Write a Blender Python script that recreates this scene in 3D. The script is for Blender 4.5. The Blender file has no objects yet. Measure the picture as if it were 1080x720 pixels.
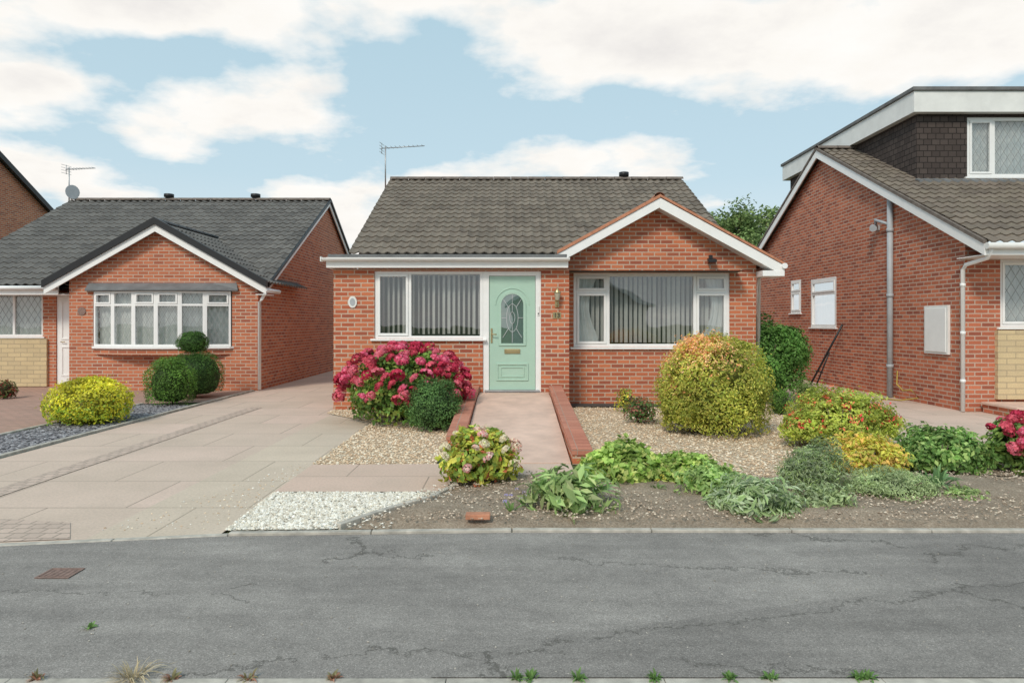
import bpy, bmesh, math, random
import numpy as np
from mathutils import Vector, Matrix
random.seed(7)
SC=bpy.context.scene
COL=SC.collection
R=math.radians
FP=720.0; CH=1.5; HY=340.0
W={}
# ------------------------------------------------------------ materials
def newmat(name):
    m=bpy.data.materials.new(name); m.use_nodes=True
    nt=m.node_tree; nt.nodes.clear()
    out=nt.nodes.new('ShaderNodeOutputMaterial')
    return m,nt,out
def nd(nt,t,props=None,**inp):
    n=nt.nodes.new(t)
    if props:
        for k,v in props.items(): setattr(n,k,v)
    for k,v in inp.items():
        k=k.replace('_',' ')
        s=n.inputs[k]
        if isinstance(v,bpy.types.NodeSocket): nt.links.new(v,s)
        else:
            if hasattr(s,'default_value') and isinstance(v,(tuple,list)) and len(v)==3 and s.type=='RGBA': v=(*v,1)
            s.default_value=v
    return n
def ramp(nt,fac,stops):
    n=nt.nodes.new('ShaderNodeValToRGB'); nt.links.new(fac,n.inputs[0])
    e=n.color_ramp.elements
    while len(e)<len(stops): e.new(0.5)
    for i,(p,c) in enumerate(stops):
        e[i].position=p
        e[i].color=(c,c,c,1) if not isinstance(c,tuple) else (*c,1)
    return n.outputs[0]
def mixc(nt,fac,a,b,mode='MIX'):
    n=nt.nodes.new('ShaderNodeMix'); n.data_type='RGBA'; n.blend_type=mode
    for s,v in ((n.inputs[0],fac),(n.inputs[6],a),(n.inputs[7],b)):
        if isinstance(v,bpy.types.NodeSocket): nt.links.new(v,s)
        elif isinstance(v,tuple): s.default_value=(*v,1)
        else: s.default_value=v
    return n.outputs[2]
def math_(nt,op,a,b=0.0,c=0.0,clamp=False):
    n=nt.nodes.new('ShaderNodeMath'); n.operation=op; n.use_clamp=clamp
    for i,v in enumerate((a,b,c)):
        if isinstance(v,bpy.types.NodeSocket): nt.links.new(v,n.inputs[i])
        else: n.inputs[i].default_value=v
    return n.outputs[0]
def noise(nt,vec,scale,detail=4,rough=.6,out='Fac'):
    return nd(nt,'ShaderNodeTexNoise',Vector=vec,Scale=scale,Detail=detail,Roughness=rough).outputs[out]
def bump(nt,h,strength,dist):
    return nd(nt,'ShaderNodeBump',Height=h,Strength=strength,Distance=dist).outputs[0]
def finish(nt,out,col,rough=.8,nrm=None,spec=.3,metal=0.0):
    p=nd(nt,'ShaderNodeBsdfPrincipled',Base_Color=col,Roughness=rough,Metallic=metal)
    p.inputs['Specular IOR Level'].default_value=spec
    if nrm is not None: nt.links.new(nrm,p.inputs['Normal'])
    nt.links.new(p.outputs[0],out.inputs[0]); return p
def simple(name,c,rough=.6,metal=0.0,spec=.4,var=.12,scale=6.0,bmp=0.0):
    m,nt,out=newmat(name)
    tc=nd(nt,'ShaderNodeTexCoord').outputs['Object']
    f=noise(nt,tc,scale)
    dark=tuple(x*(1-var) for x in c); lite=tuple(min(1,x*(1+var)) for x in c)
    col=ramp(nt,f,[(.3,dark),(.7,lite)])
    nrm=bump(nt,noise(nt,tc,scale*20),bmp,.005) if bmp else None
    finish(nt,out,col,rough,nrm,spec,metal); return m
def brickmat(name,c1,c2,mortar,bw=.225,rh=.075,ms=.009,strength=.5,grime=.35,rough=.85,offs=.5,grain=.3,stain=None,c3=None,stscale=1.3):
    m,nt,out=newmat(name)
    uv=nd(nt,'ShaderNodeUVMap').outputs[0]
    b=nd(nt,'ShaderNodeTexBrick',{'offset':offs},Vector=uv,Color1=c1,Color2=c2,Mortar=mortar,Scale=1.0,Mortar_Size=ms,Mortar_Smooth=.3,Bias=-.1,Brick_Width=bw,Row_Height=rh)
    n1=noise(nt,uv,stscale,7,.68); n2=noise(nt,uv,45,3,.7)
    bc=b.outputs['Color']
    if c3:   # occasional darker or paler bricks, keyed on a second brick pattern of the same bond
        b2=nd(nt,'ShaderNodeTexBrick',{'offset':offs},Vector=nd(nt,'ShaderNodeMapping',Vector=uv,Location=(bw*38,rh*22,0)).outputs[0],Color1=(0,0,0),Color2=(1,1,1),Mortar=(0,0,0),Scale=1.0,Mortar_Size=ms,Mortar_Smooth=.3,Bias=0.0,Brick_Width=bw,Row_Height=rh)
        bc=mixc(nt,ramp(nt,b2.outputs['Color'],[(.66,0.0),(.9,.75)]),bc,c3)
    col=mixc(nt,ramp(nt,n1,[(.40,0.0),(.68,grime)]),bc,stain or tuple(x*.66 for x in c1),'MIX')
    col=mixc(nt,grain,col,ramp(nt,n2,[(.3,.45),(.65,1.0)]),'MULTIPLY')
    h=math_(nt,'SUBTRACT',math_(nt,'MULTIPLY',n2,.25),b.outputs['Fac'])
    finish(nt,out,col,rough,bump(nt,h,strength,.006),.2); return m
def tilemat(name,c1,c2,lichen):
    m,nt,out=newmat(name)
    uv=nd(nt,'ShaderNodeUVMap').outputs[0]
    b=nd(nt,'ShaderNodeTexBrick',{'offset':.5},Vector=uv,Color1=c1,Color2=c2,Mortar=tuple(x*.4 for x in c1),Scale=1.0,Mortar_Size=.006,Mortar_Smooth=.5,Bias=0.0,Brick_Width=.38,Row_Height=.30)
    n1=noise(nt,uv,2.0,6,.65); n2=noise(nt,uv,30,4,.7)
    col=mixc(nt,ramp(nt,n1,[(.42,0.0),(.7,.6)]),b.outputs['Color'],lichen)
    col=mixc(nt,.5,col,ramp(nt,n2,[(.3,.45),(.65,1.0)]),'MULTIPLY')
    finish(nt,out,col,.85,bump(nt,n2,.4,.004),.2); return m
def glassmat(name,lead=False,refl=.13,tint=(.88,.91,.91)):
    m,nt,out=newmat(name)
    lw=nd(nt,'ShaderNodeLayerWeight',Blend=.25).outputs['Fresnel']
    f=math_(nt,'ADD',math_(nt,'MULTIPLY',lw,.7),refl,clamp=True)
    tr=nd(nt,'ShaderNodeBsdfTransparent',Color=tint).outputs[0]
    gn=bump(nt,noise(nt,nd(nt,'ShaderNodeTexCoord').outputs['Object'],1.2,2),.12,.02)
    gl=nd(nt,'ShaderNodeBsdfGlossy',Color=(.95,.97,1),Roughness=.01,Normal=gn).outputs[0]
    s=nd(nt,'ShaderNodeMixShader',Fac=f); nt.links.new(tr,s.inputs[1]); nt.links.new(gl,s.inputs[2]); o=s.outputs[0]
    if lead:
        uv=nd(nt,'ShaderNodeUVMap').outputs[0]
        sp=nd(nt,'ShaderNodeSeparateXYZ',Vector=uv)
        a=math_(nt,'MULTIPLY',sp.outputs[0],1/.15); b=math_(nt,'MULTIPLY',sp.outputs[1],1/.24)
        l1=math_(nt,'FRACT',math_(nt,'ADD',a,b)); l2=math_(nt,'FRACT',math_(nt,'SUBTRACT',a,b))
        ln=math_(nt,'MAXIMUM',math_(nt,'LESS_THAN',l1,.09),math_(nt,'LESS_THAN',l2,.09))
        d=nd(nt,'ShaderNodeBsdfDiffuse',Color=(.30,.32,.32)).outputs[0]
        s2=nd(nt,'ShaderNodeMixShader',Fac=ln); nt.links.new(o,s2.inputs[1]); nt.links.new(d,s2.inputs[2]); o=s2.outputs[0]
    nt.links.new(o,out.inputs[0]); return m
def leafmat(name,trans=.3,rough=.5,gain=1.0):
    m,nt,out=newmat(name)
    c=nd(nt,'ShaderNodeAttribute',{'attribute_name':'Col'}).outputs['Color']
    c=mixc(nt,1.0,c,(gain,gain,gain),'MULTIPLY')
    p=nd(nt,'ShaderNodeBsdfPrincipled',Base_Color=c,Roughness=rough); p.inputs['Specular IOR Level'].default_value=.3
    t=nd(nt,'ShaderNodeBsdfTranslucent',Color=c)
    s=nd(nt,'ShaderNodeMixShader',Fac=trans); nt.links.new(p.outputs[0],s.inputs[1]); nt.links.new(t.outputs[0],s.inputs[2])
    nt.links.new(s.outputs[0],out.inputs[0]); return m
def gravelmat(name,cols,scale=45):
    m,nt,out=newmat(name)
    tc=nd(nt,'ShaderNodeTexCoord').outputs['Object']
    v=nd(nt,'ShaderNodeTexVoronoi',Vector=tc,Scale=scale)
    sp=nd(nt,'ShaderNodeSeparateColor',Color=v.outputs['Color']).outputs[0]
    n=len(cols); col=ramp(nt,sp,[((i+.5)/n,c) for i,c in enumerate(cols)])
    big=noise(nt,tc,2.5,4)
    col=mixc(nt,.5,col,ramp(nt,big,[(.3,.7),(.7,1.0)]),'MULTIPLY')
    h=math_(nt,'SUBTRACT',1.0,v.outputs['Distance'])
    finish(nt,out,col,.85,bump(nt,h,.9,.02),.2); return m
def soilmat():
    m,nt,out=newmat('soil')
    tc=nd(nt,'ShaderNodeTexCoord').outputs['Object']
    a=noise(nt,tc,60,6,.75); b=noise(nt,tc,5,5,.6)
    col=ramp(nt,a,[(.25,(.20,.145,.10)),(.5,(.46,.36,.27)),(.75,(.72,.60,.47))])
    col=mixc(nt,.7,col,ramp(nt,b,[(.3,.62),(.65,1.0)]),'MULTIPLY')
    finish(nt,out,col,.95,bump(nt,a,.9,.025),.1); return m
def asphalt(name,base,crack=True,warm=(1.09,1.0,.925)):
    m,nt,out=newmat(name)
    tc=nd(nt,'ShaderNodeTexCoord').outputs['Object']
    v=nd(nt,'ShaderNodeTexVoronoi',Vector=tc,Scale=210.0)
    sp=nd(nt,'ShaderNodeSeparateColor',Color=v.outputs['Color']).outputs[0]
    agg=ramp(nt,sp,[(0,base*.70),(.5,base*.97),(.88,base*1.12),(1,base*1.5)])
    v2=noise(nt,tc,90,4,.8)
    big=noise(nt,tc,.8,7,.68); mid=noise(nt,tc,7,6,.75)
    col=mixc(nt,1.0,agg,ramp(nt,big,[(.35,(.84,.835,.83)),(.62,(1.12,1.115,1.10))]),'MULTIPLY')
    col=mixc(nt,.5,col,ramp(nt,mid,[(.33,.76),(.62,1.08)]),'MULTIPLY')
    col=mixc(nt,.45,col,ramp(nt,v2,[(.35,.70),(.65,1.10)]),'MULTIPLY')
    mp=nd(nt,'ShaderNodeMapping',Vector=tc,Scale=(.35,2.6,1)).outputs[0]
    col=mixc(nt,.8,col,ramp(nt,noise(nt,mp,1.4,6,.68),[(.4,.84),(.6,1.08)]),'MULTIPLY')
    col=mixc(nt,1.0,col,warm,'MULTIPLY')
    h=math_(nt,'MULTIPLY',sp,.6)
    if crack:
        wv=nd(nt,'ShaderNodeVectorMath',{'operation':'ADD'}); nt.links.new(tc,wv.inputs[0])
        nv=nd(nt,'ShaderNodeTexNoise',Vector=tc,Scale=3.5,Detail=8.0,Roughness=.75)
        sc=nd(nt,'ShaderNodeVectorMath',{'operation':'SCALE'},Scale=.5); nt.links.new(nv.outputs['Color'],sc.inputs[0]); nt.links.new(sc.outputs[0],wv.inputs[1])
        mp2=nd(nt,'ShaderNodeMapping',Vector=wv.outputs[0],Scale=(.5,1.5,1)).outputs[0]
        cr=nd(nt,'ShaderNodeTexVoronoi',{'feature':'DISTANCE_TO_EDGE'},Vector=mp2,Scale=.6).outputs['Distance']
        line=math_(nt,'LESS_THAN',cr,math_(nt,'MULTIPLY',mid,.011))
        line=math_(nt,'MULTIPLY',line,math_(nt,'GREATER_THAN',noise(nt,tc,1.3,2),.47))
        col=mixc(nt,math_(nt,'MULTIPLY',line,.6),col,(.07,.065,.055))
        h=math_(nt,'SUBTRACT',h,line)
    finish(nt,out,col,.9,bump(nt,h,.3,.004),.2); return m

M={}
M['brick']=brickmat('brick',(.66,.215,.105),(.45,.115,.06),(.60,.47,.36),ms=.011,c3=(.31,.09,.062))
M['brick_left']=brickmat('brick_left',(.64,.22,.115),(.46,.135,.072),(.58,.46,.36),ms=.011,c3=(.33,.10,.068))
M['brick_right']=brickmat('brick_right',(.64,.21,.115),(.40,.11,.063),(.58,.45,.36),ms=.011,c3=(.27,.085,.062))
M['brick_cap']=brickmat('brick_cap',(.60,.25,.17),(.45,.17,.115),(.42,.35,.29),bw=.23,rh=.0765,ms=.004,offs=0.0)
M['stone']=brickmat('split_stone',(.72,.57,.34),(.60,.48,.30),(.44,.35,.24),bw=.30,rh=.10,ms=.008)
M['hung']=brickmat('hung_tiles',(.10,.078,.07),(.062,.048,.044),(.022,.018,.016),bw=.17,rh=.12,ms=.010)
M['tile_main']=tilemat('roof_tile_brown',(.235,.195,.158),(.155,.128,.104),(.29,.25,.20))
M['tile_left']=tilemat('roof_tile_grey',(.185,.175,.163),(.122,.115,.108),(.245,.23,.21))
M['tile_right']=tilemat('roof_tile_dark',(.24,.195,.158),(.15,.122,.10),(.28,.24,.18))
M['upvc']=simple('white_upvc',(.87,.865,.85),.35,var=.03,spec=.5)
M['upvc2']=simple('weathered_white_upvc',(.79,.785,.76),.5,var=.08,scale=3)
M['black']=simple('black_plastic',(.02,.02,.022),.45)
M['ridge']=simple('ridge_tile',(.17,.14,.12),.85,var=.3,scale=9,bmp=.4)
M['terracotta']=simple('terracotta',(.50,.22,.13),.8,var=.25,scale=12)
M['lead']=simple('lead_grey',(.17,.175,.18),.6,var=.2,scale=4)
M['felt']=simple('roof_felt',(.16,.16,.16),.95,var=.25,scale=5,bmp=.4)
M['mint']=simple('mint_green_paint',(.42,.60,.49),.35,var=.03,spec=.5)
M['brass']=simple('brass',(.50,.40,.22),.35,metal=.8,var=.1)
M['steel']=simple('galvanised_steel',(.42,.43,.44),.45,metal=.6,var=.15)
M['greypipe']=simple('grey_pipe',(.40,.42,.44),.5,var=.1)
M['blind']=simple('blind_fabric',(.80,.78,.73),.85,var=.06)
M['net']=simple('net_curtain',(.74,.74,.71),.9,var=.06)
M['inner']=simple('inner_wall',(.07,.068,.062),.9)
M['render']=simple('cream_render',(.62,.60,.54),.9)
M['glass']=glassmat('window_glass')
M['glass_lead']=glassmat('leaded_glass',True,.12)
M['glass_door']=glassmat('door_glass',False,.22,(.45,.5,.5))
M['leadline']=simple('lead_came',(.55,.57,.57),.4,metal=.3)
M['leaf']=leafmat('leaf',.32,gain=1.55)
M['petal']=leafmat('petal',.2,.7,1.3)
M['bark']=simple('bark',(.14,.11,.075),.9,var=.3,scale=20,bmp=.5)
M['gold_gravel']=gravelmat('gold_gravel',[(.50,.36,.24),(.72,.56,.40),(.60,.44,.29),(.80,.68,.52)])
M['white_gravel']=gravelmat('white_gravel',[(.58,.53,.44),(.76,.71,.62),(.66,.59,.49),(.80,.76,.68)])
M['slate']=gravelmat('slate_gravel',[(.15,.14,.15),(.24,.23,.245),(.18,.17,.18),(.31,.30,.31)],32)
M['stones']=leafmat('stones',.0,.8,1.0)
M['soil']=soilmat()
M['asphalt']=asphalt('pavement_asphalt',.285)
M['asphalt2']=asphalt('pavement_asphalt_patch',.250)
M['road']=asphalt('road_asphalt',.15,False)
M['concrete']=simple('kerb_concrete',(.48,.44,.38),.9,var=.3,scale=9,bmp=.6)
M['slab']=brickmat('drive_slab',(.74,.56,.465),(.66,.52,.42),(.36,.28,.225),bw=1.25,rh=.92,ms=.008,strength=.25,grime=.6,stain=(.54,.43,.345),stscale=1.0,grain=.35)
M['slab2']=brickmat('drive_slab_buff',(.72,.59,.465),(.66,.54,.43),(.38,.31,.24),bw=.85,rh=.92,ms=.008,strength=.25,grime=.6,stain=(.55,.45,.35),stscale=1.1,grain=.35)
M['slab3']=brickmat('path_slab_pink',(.72,.53,.43),(.65,.48,.385),(.38,.29,.23),bw=1.6,rh=.6,ms=.008,strength=.3,grime=.5,stain=(.55,.43,.34),grain=.35)
M['sett']=brickmat('sett',(.66,.51,.42),(.55,.43,.355),(.38,.305,.25),bw=.11,rh=.11,ms=.008,strength=.5)
M['paver']=brickmat('block_paver',(.54,.33,.26),(.43,.28,.22),(.27,.21,.165),bw=.2,rh=.1,ms=.006,strength=.4)
M['ramp']=simple('ramp_concrete',(.68,.48,.385),.85,var=.15,scale=3,bmp=.5)
M['ground']=simple('ground_grass',(.10,.14,.05),.95,var=.4,scale=2,bmp=.5)
M['iron']=simple('rusty_iron',(.26,.17,.14),.8,var=.3,scale=30,bmp=.6)
M['ceramic']=simple('white_ceramic',(.78,.77,.73),.3,var=.05)
M['amber']=simple('lamp_glass',(.45,.40,.30),.15,var=.1)
M['hose']=simple('yellow_hose',(.5,.36,.08),.6)

# ------------------------------------------------------------ mesh builder
def basis_y(y): return lambda u,d,z:(u,y-d,z)      # wall facing the street; d is outward
def basis_x(x): return lambda u,d,z:(x-d,u,z)      # wall facing -X
class MB:
    def __init__(s): s.v=[];s.f=[];s.uv=[];s.sm=[]
    def face(s,pts,uv=None,sm=False):
        b=len(s.v); s.v+= [tuple(p) for p in pts]; s.f.append(tuple(range(b,b+len(pts)))); s.uv.append(uv); s.sm.append(sm)
    def grid(s,rows,uvs=None,sm=True):
        b=len(s.v); n=len(rows[0])
        for r in rows: s.v+=[tuple(p) for p in r]
        for i in range(len(rows)-1):
            for j in range(n-1):
                q=(b+i*n+j,b+i*n+j+1,b+(i+1)*n+j+1,b+(i+1)*n+j)
                s.f.append(q); s.sm.append(sm)
                s.uv.append([uvs[i][j],uvs[i][j+1],uvs[i+1][j+1],uvs[i+1][j]] if uvs else None)
    def obox(s,m,u0,u1,d0,d1,z0,z1):
        c=[m(u,d,z) for z in (z0,z1) for d in (d0,d1) for u in (u0,u1)]
        b=len(s.v); s.v+=c
        for q in ((0,1,3,2),(4,6,7,5),(0,4,5,1),(2,3,7,6),(0,2,6,4),(1,5,7,3)):
            s.f.append(tuple(b+i for i in q)); s.uv.append(None); s.sm.append(False)
    def box(s,x0,x1,y0,y1,z0,z1): s.obox(lambda a,b_,c:(a,b_,c),x0,x1,y0,y1,z0,z1)
    def prism(s,poly,ext):
        n=len(poly); b=len(s.v); e=Vector(ext)
        s.v+=[tuple(p) for p in poly]+[tuple(Vector(p)+e) for p in poly]
        s.f.append(tuple(range(b,b+n))); s.f.append(tuple(range(b+2*n-1,b+n-1,-1)))
        for i in range(n):
            j=(i+1)%n; s.f.append((b+i,b+j,b+n+j,b+n+i))
        s.uv+= [None]*(n+2); s.sm+=[False]*(n+2)
    def tube(s,pts,r,n=10,cap=True):
        pts=[Vector(p) for p in pts]; rr=r if isinstance(r,(list,tuple)) else [r]*len(pts)
        b=len(s.v)
        for i,p in enumerate(pts):
            t=(pts[min(i+1,len(pts)-1)]-pts[max(i-1,0)]).normalized()
            a=t.cross(Vector((0,0,1)) if abs(t.z)<.9 else Vector((1,0,0))).normalized(); c=t.cross(a)
            for k in range(n):
                g=2*math.pi*k/n; s.v.append(tuple(p+(a*math.cos(g)+c*math.sin(g))*rr[i]))
        for i in range(len(pts)-1):
            for k in range(n):
                k2=(k+1)%n; s.f.append((b+i*n+k,b+i*n+k2,b+(i+1)*n+k2,b+(i+1)*n+k)); s.uv.append(None); s.sm.append(True)
        if cap:
            s.f.append(tuple(b+k for k in range(n-1,-1,-1))); s.f.append(tuple(b+(len(pts)-1)*n+k for k in range(n)))
            s.uv+=[None]*2; s.sm+=[False]*2
    def lathe(s,c,prof,n=16):
        c=Vector(c); rows=[]
        for r,z in prof: rows.append([c+Vector((r*math.cos(2*math.pi*k/n),r*math.sin(2*math.pi*k/n),z)) for k in range(n+1)])
        s.grid(rows)
    def build(s,name,mat,parent=None,bev=0,recalc=True,loc=None):
        o0=W[parent.name] if parent else Vector(loc) if loc else Vector((0,0,0))
        me=bpy.data.meshes.new(name)
        me.from_pydata([tuple(Vector(v)-o0) for v in s.v],[],s.f)
        uvl=me.uv_layers.new(name='UVMap')
        for p,uv in zip(me.polygons,s.uv):
            if uv is None:
                n=p.normal; ax=max(range(3),key=lambda i:abs(n[i]))
                for li in p.loop_indices:
                    co=Vector(s.v[me.loops[li].vertex_index])
                    uvl.data[li].uv=(co.y,co.z) if ax==0 else (co.x,co.z) if ax==1 else (co.x,co.y)
            else:
                for li,c in zip(p.loop_indices,uv): uvl.data[li].uv=c
        me.polygons.foreach_set('use_smooth',s.sm)
        if recalc:
            bm=bmesh.new(); bm.from_mesh(me); bmesh.ops.recalc_face_normals(bm,faces=bm.faces); bm.to_mesh(me); bm.free()
        me.materials.append(mat if not isinstance(mat,str) else M[mat])
        o=bpy.data.objects.new(name,me); COL.objects.link(o)
        if parent: o.parent=parent
        else: o.location=o0
        W[o.name]=o0.copy()
        if bev:
            b=o.modifiers.new('bevel','BEVEL'); b.width=bev; b.segments=2; b.limit_method='ANGLE'
        return o
def thing(name,label,cat,loc,group=None):
    o=bpy.data.objects.new(name,None); COL.objects.link(o); o.location=loc; o.empty_display_size=.1
    W[o.name]=Vector(loc); return tag(o,label,cat,group)
def tag(o,label,cat,group=None):
    o['label']=label; o['category']=cat
    if group: o['group']=group
    return o
def struct(o,kind='structure',label=None,cat=None):
    o['kind']=kind
    if label: o['label']=label
    if cat: o['category']=cat
    return o
def wall(mb,m,u0,u1,z0,z1,th,ops=()):
    us=sorted({u0,u1,*[o[0] for o in ops],*[o[1] for o in ops]}); zs=sorted({z0,z1,*[o[2] for o in ops],*[o[3] for o in ops]})
    for i in range(len(us)-1):
        run=None
        for k in range(len(zs)-1):
            cu=(us[i]+us[i+1])/2; cz=(zs[k]+zs[k+1])/2
            hole=any(o[0]<cu<o[1] and o[2]<cz<o[3] for o in ops)
            if not hole:
                if run is None: run=zs[k]
            else:
                if run is not None: mb.obox(m,us[i],us[i+1],-th,0,run,zs[k]); run=None
        if run is not None: mb.obox(m,us[i],us[i+1],-th,0,run,z1)
def tile_roof(mb,A,B,U,L,per=.19,amp=.034,gauge=.30,seg=6,lip=.026):
    A=Vector(A);B=Vector(B);U=Vector(U).normalized(); e=(B-A); Wd=e.length; e.normalize()
    n=e.cross(U)
    if n.z<0: n=-n
    nu=max(2,int(Wd/per*seg)); rnd=random.Random(3)
    us=[Wd*i/nu for i in range(nu+1)]
    pr=[amp*(.5+.5*math.cos(2*math.pi*u/per))**1.4 for u in us]
    k=0
    while k*gauge<L-.01:
        v0=k*gauge; v1=min(v0+gauge+.015,L); j=rnd.uniform(-.003,.003)
        def row(v,h): return [A+e*u+U*v+n*(h+p) for u,p in zip(us,pr)]
        uvr=lambda v:[(u,v) for u in us]
        jit=[rnd.uniform(-.004,.004) for _ in range(int(Wd/.38)+2)]
        lipr=[A+e*u+U*(v0-.004)+n*(lip+j+p+jit[int(u/.38)]) for u,p in zip(us,pr)]
        mb.grid([row(v0,0),lipr],[uvr(v0+.01),uvr(v0+.01)],sm=False)
        mb.grid([lipr,row(v1,.004)],[uvr(v0+.01),uvr(v0+gauge-.005)])
        k+=1
def ridge(mb,p0,p1,r=.11,seg=.45):
    p0=Vector(p0);p1=Vector(p1);L=(p1-p0).length; t=(p1-p0).normalized(); s=Vector((0,0,1)).cross(t).normalized(); n=max(1,round(L/seg)); up=s.cross(t)*-1
    if up.z<0: up=-up
    for i in range(n):
        a=p0+t*(L*i/n+.004); b=p0+t*(L*(i+1)/n-.004); rows=[]
        for q,rr in ((a,r*1.0),(b,r*.96)):
            rows.append([q+s*math.cos(math.pi*k/8)*rr+up*(math.sin(math.pi*k/8)*rr*.75-.02) for k in range(9)])
        mb.grid(rows)
def rect_ring(mb,m,a,b,c,e,w,d0,d1):
    mb.obox(m,a,b,d0,d1,c,c+w); mb.obox(m,a,b,d0,d1,e-w,e); mb.obox(m,a,a+w,d0,d1,c+w,e-w); mb.obox(m,b-w,b,d0,d1,c+w,e-w)
def window(root,m,u0,u1,z0,z1,cols,pane='glass',sill=True,dress=None,rec=.03,curt=False,fr=.05):
    f=MB(); g=MB(); F=fr; D0=-rec-.07; D1=-rec
    f.obox(m,u0,u1,D0,D1,z0,z0+F); f.obox(m,u0,u1,D0,D1,z1-F,z1)
    f.obox(m,u0,u0+F,D0,D1,z0+F,z1-F); f.obox(m,u1-F,u1,D0,D1,z0+F,z1-F)
    tot=sum(c[0] for c in cols); a=u0+F*.5; span=(u1-u0-F)
    for i,(w,tl,sash) in enumerate(cols):
        b=a+span*w/tot
        if i<len(cols)-1: f.obox(m,b-F/2,b+F/2,D0,D1-.001,z0+F,z1-F)
        lo,hi=a+F/2,b-F/2
        cells=[(z0+F,z1-F,sash)]
        if tl:
            zt=z1-F-tl; f.obox(m,lo,hi,D0,D1-.002,zt-F*.8,zt)
            cells=[(z0+F,zt-F*.8,sash),(zt,z1-F,True)]
        for (c0,c1,sh) in cells:
            if sh:
                S=.045; e=.002
                f.obox(m,lo+e,hi-e,D1-.05,D1+.014,c0+e,c0+S); f.obox(m,lo+e,hi-e,D1-.05,D1+.014,c1-S,c1-e)
                f.obox(m,lo+e,lo+S,D1-.05,D1+.013,c0+S,c1-S); f.obox(m,hi-S,hi-e,D1-.05,D1+.013,c0+S,c1-S)
                g.face([m(lo+S-.003,D1-.02,c0+S-.003),m(hi-S+.003,D1-.02,c0+S-.003),m(hi-S+.003,D1-.02,c1-S+.003),m(lo+S-.003,D1-.02,c1-S+.003)])
            else:
                g.face([m(lo-.003,D1-.04,c0-.003),m(hi+.003,D1-.04,c0-.003),m(hi+.003,D1-.04,c1+.003),m(lo-.003,D1-.04,c1+.003)])
        a=b
    o=f.build('window','upvc',root,bev=.004)
    g.build('pane',pane,o,recalc=False)
    if sill:
        s=MB(); s.obox(m,u0-.06,u1+.06,-rec-.02,.05,z0-.035,z0-.001); s.build('sill','upvc',o,bev=.005)
    if dress=='blind':
        b=MB(); rnd=random.Random(int(u0*10)+5); u=u0+.07; dd=-.25
        while u<u1-.1:
            ang=R(58+rnd.uniform(-9,9)); w=.044; cu,cd=w*math.cos(ang),w*math.sin(ang); dz=rnd.uniform(0,.015)
            b.face([m(u-cu+.04,dd-cd,z0+.07+dz),m(u+cu+.04,dd+cd,z0+.07+dz),m(u+cu+.04,dd+cd,z1-.06),m(u-cu+.04,dd-cd,z1-.06)])
            u+=.088
        b.obox(m,u0+.03,u1-.03,dd-.04,dd+.03,z1-.058,z1-.02)
        b.build('blind','blind',o,recalc=False)
    if dress=='net' or curt:
        spans=[(u0+.03,u1-.03)] if dress=='net' else [(u0+.05,u0+.46),(u1-.46,u1-.05)]
        for si,(a,c) in enumerate(spans):
            b=MB(); n=int((c-a)/.02); rows=[]
            for q in range(9):
                v=q/8; row=[]
                for i in range(n+1):
                    t=i/n
                    if dress!='net':   # gathered towards the side of the window lower down
                        k=1-.45*math.sin(min(1,(1-v)*1.15)*math.pi)*.9 if v<1 else 1
                        t=t*k if si==0 else 1-(1-t)*k
                    u=a+(c-a)*t; d=-.15+.02*math.sin(i*.9)+.008*math.sin(i*.37)
                    row.append(m(u,d,z0+.02+(z1-.05-z0)*v))
                rows.append(row)
            b.grid(rows); b.build('curtain','net',o,recalc=False)
    return o
def barge(mb,p0,p1,h,ext):
    p0=Vector(p0);p1=Vector(p1); dz=Vector((0,0,-h)); mb.prism([p0,p1,p1+dz,p0+dz],ext)

# ============================================================ SETTING
def poly(name,mat,pts,z,loc=None):
    mb=MB(); mb.face([(x,y,z) for x,y in pts]); return struct(mb.build(name,mat,recalc=False))
g=MB(); g.face([(-300,-300,-.16),(300,-300,-.16),(300,400,-.16),(-300,400,-.16)]); struct(g.build('ground','ground',recalc=False))
poly('garden_ground','ground',[(-40,2.95),(40,2.95),(40,60),(-40,60)],-.012)
poly('road','road',[(-60,-4),(60,-4),(60,2.74),(-60,2.74)],-.11)
KL=[(-40,3.3),(-12,4.15),(-5.6,4.42),(-3.5,4.57),(-2.0,4.80),(0,4.88),(4,4.87),(40,4.86)]
poly('pavement','asphalt',[(-40,2.872),(40,2.872)]+KL[::-1],.0)
pr_=random.Random(5); pe=[(-.35,2.877),(-.1,3.1),(.25,3.28),(.8,3.42),(1.6,3.66),(2.4,3.84),(3.4,4.02),(5.0,4.2),(9,4.4),(14,4.45),(14,2.877)]
pp=[]
for a,b in zip(pe,pe[1:]):
    for k in range(12):
        t=k/12; pp.append((a[0]+(b[0]-a[0])*t+pr_.uniform(-.012,.012),max(2.874,a[1]+(b[1]-a[1])*t+pr_.uniform(-.012,.012))))
poly('pavement_patch','asphalt2',pp+[pe[-1]],.004)
mb=MB(); x=-14.0
while x<14: mb.box(x,x+.912,2.74,2.8715,-.16,.006); x+=.915
struct(mb.build('road_kerb','concrete',bev=.003))
mb=MB()
for (a,b) in zip(KL[1:-1],KL[2:]):
    a=Vector((*a,0));b=Vector((*b,0)); L=min((b-a).length,16); t=(b-a).normalized(); nn=Vector((-t.y,t.x,0)); k=max(1,round(L/.9))
    for i in range(k):
        p=a+t*(L*i/k+.003);q=a+t*(L*(i+1)/k-.003); h=.020 if a.x>-2.1 else .006
        mb.prism([p+Vector((0,0,-.1)),q+Vector((0,0,-.1)),q+nn*.055+Vector((0,0,-.1)),p+nn*.055+Vector((0,0,-.1))],(0,0,.1+h))
struct(mb.build('garden_kerb','concrete',bev=.006))
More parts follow.
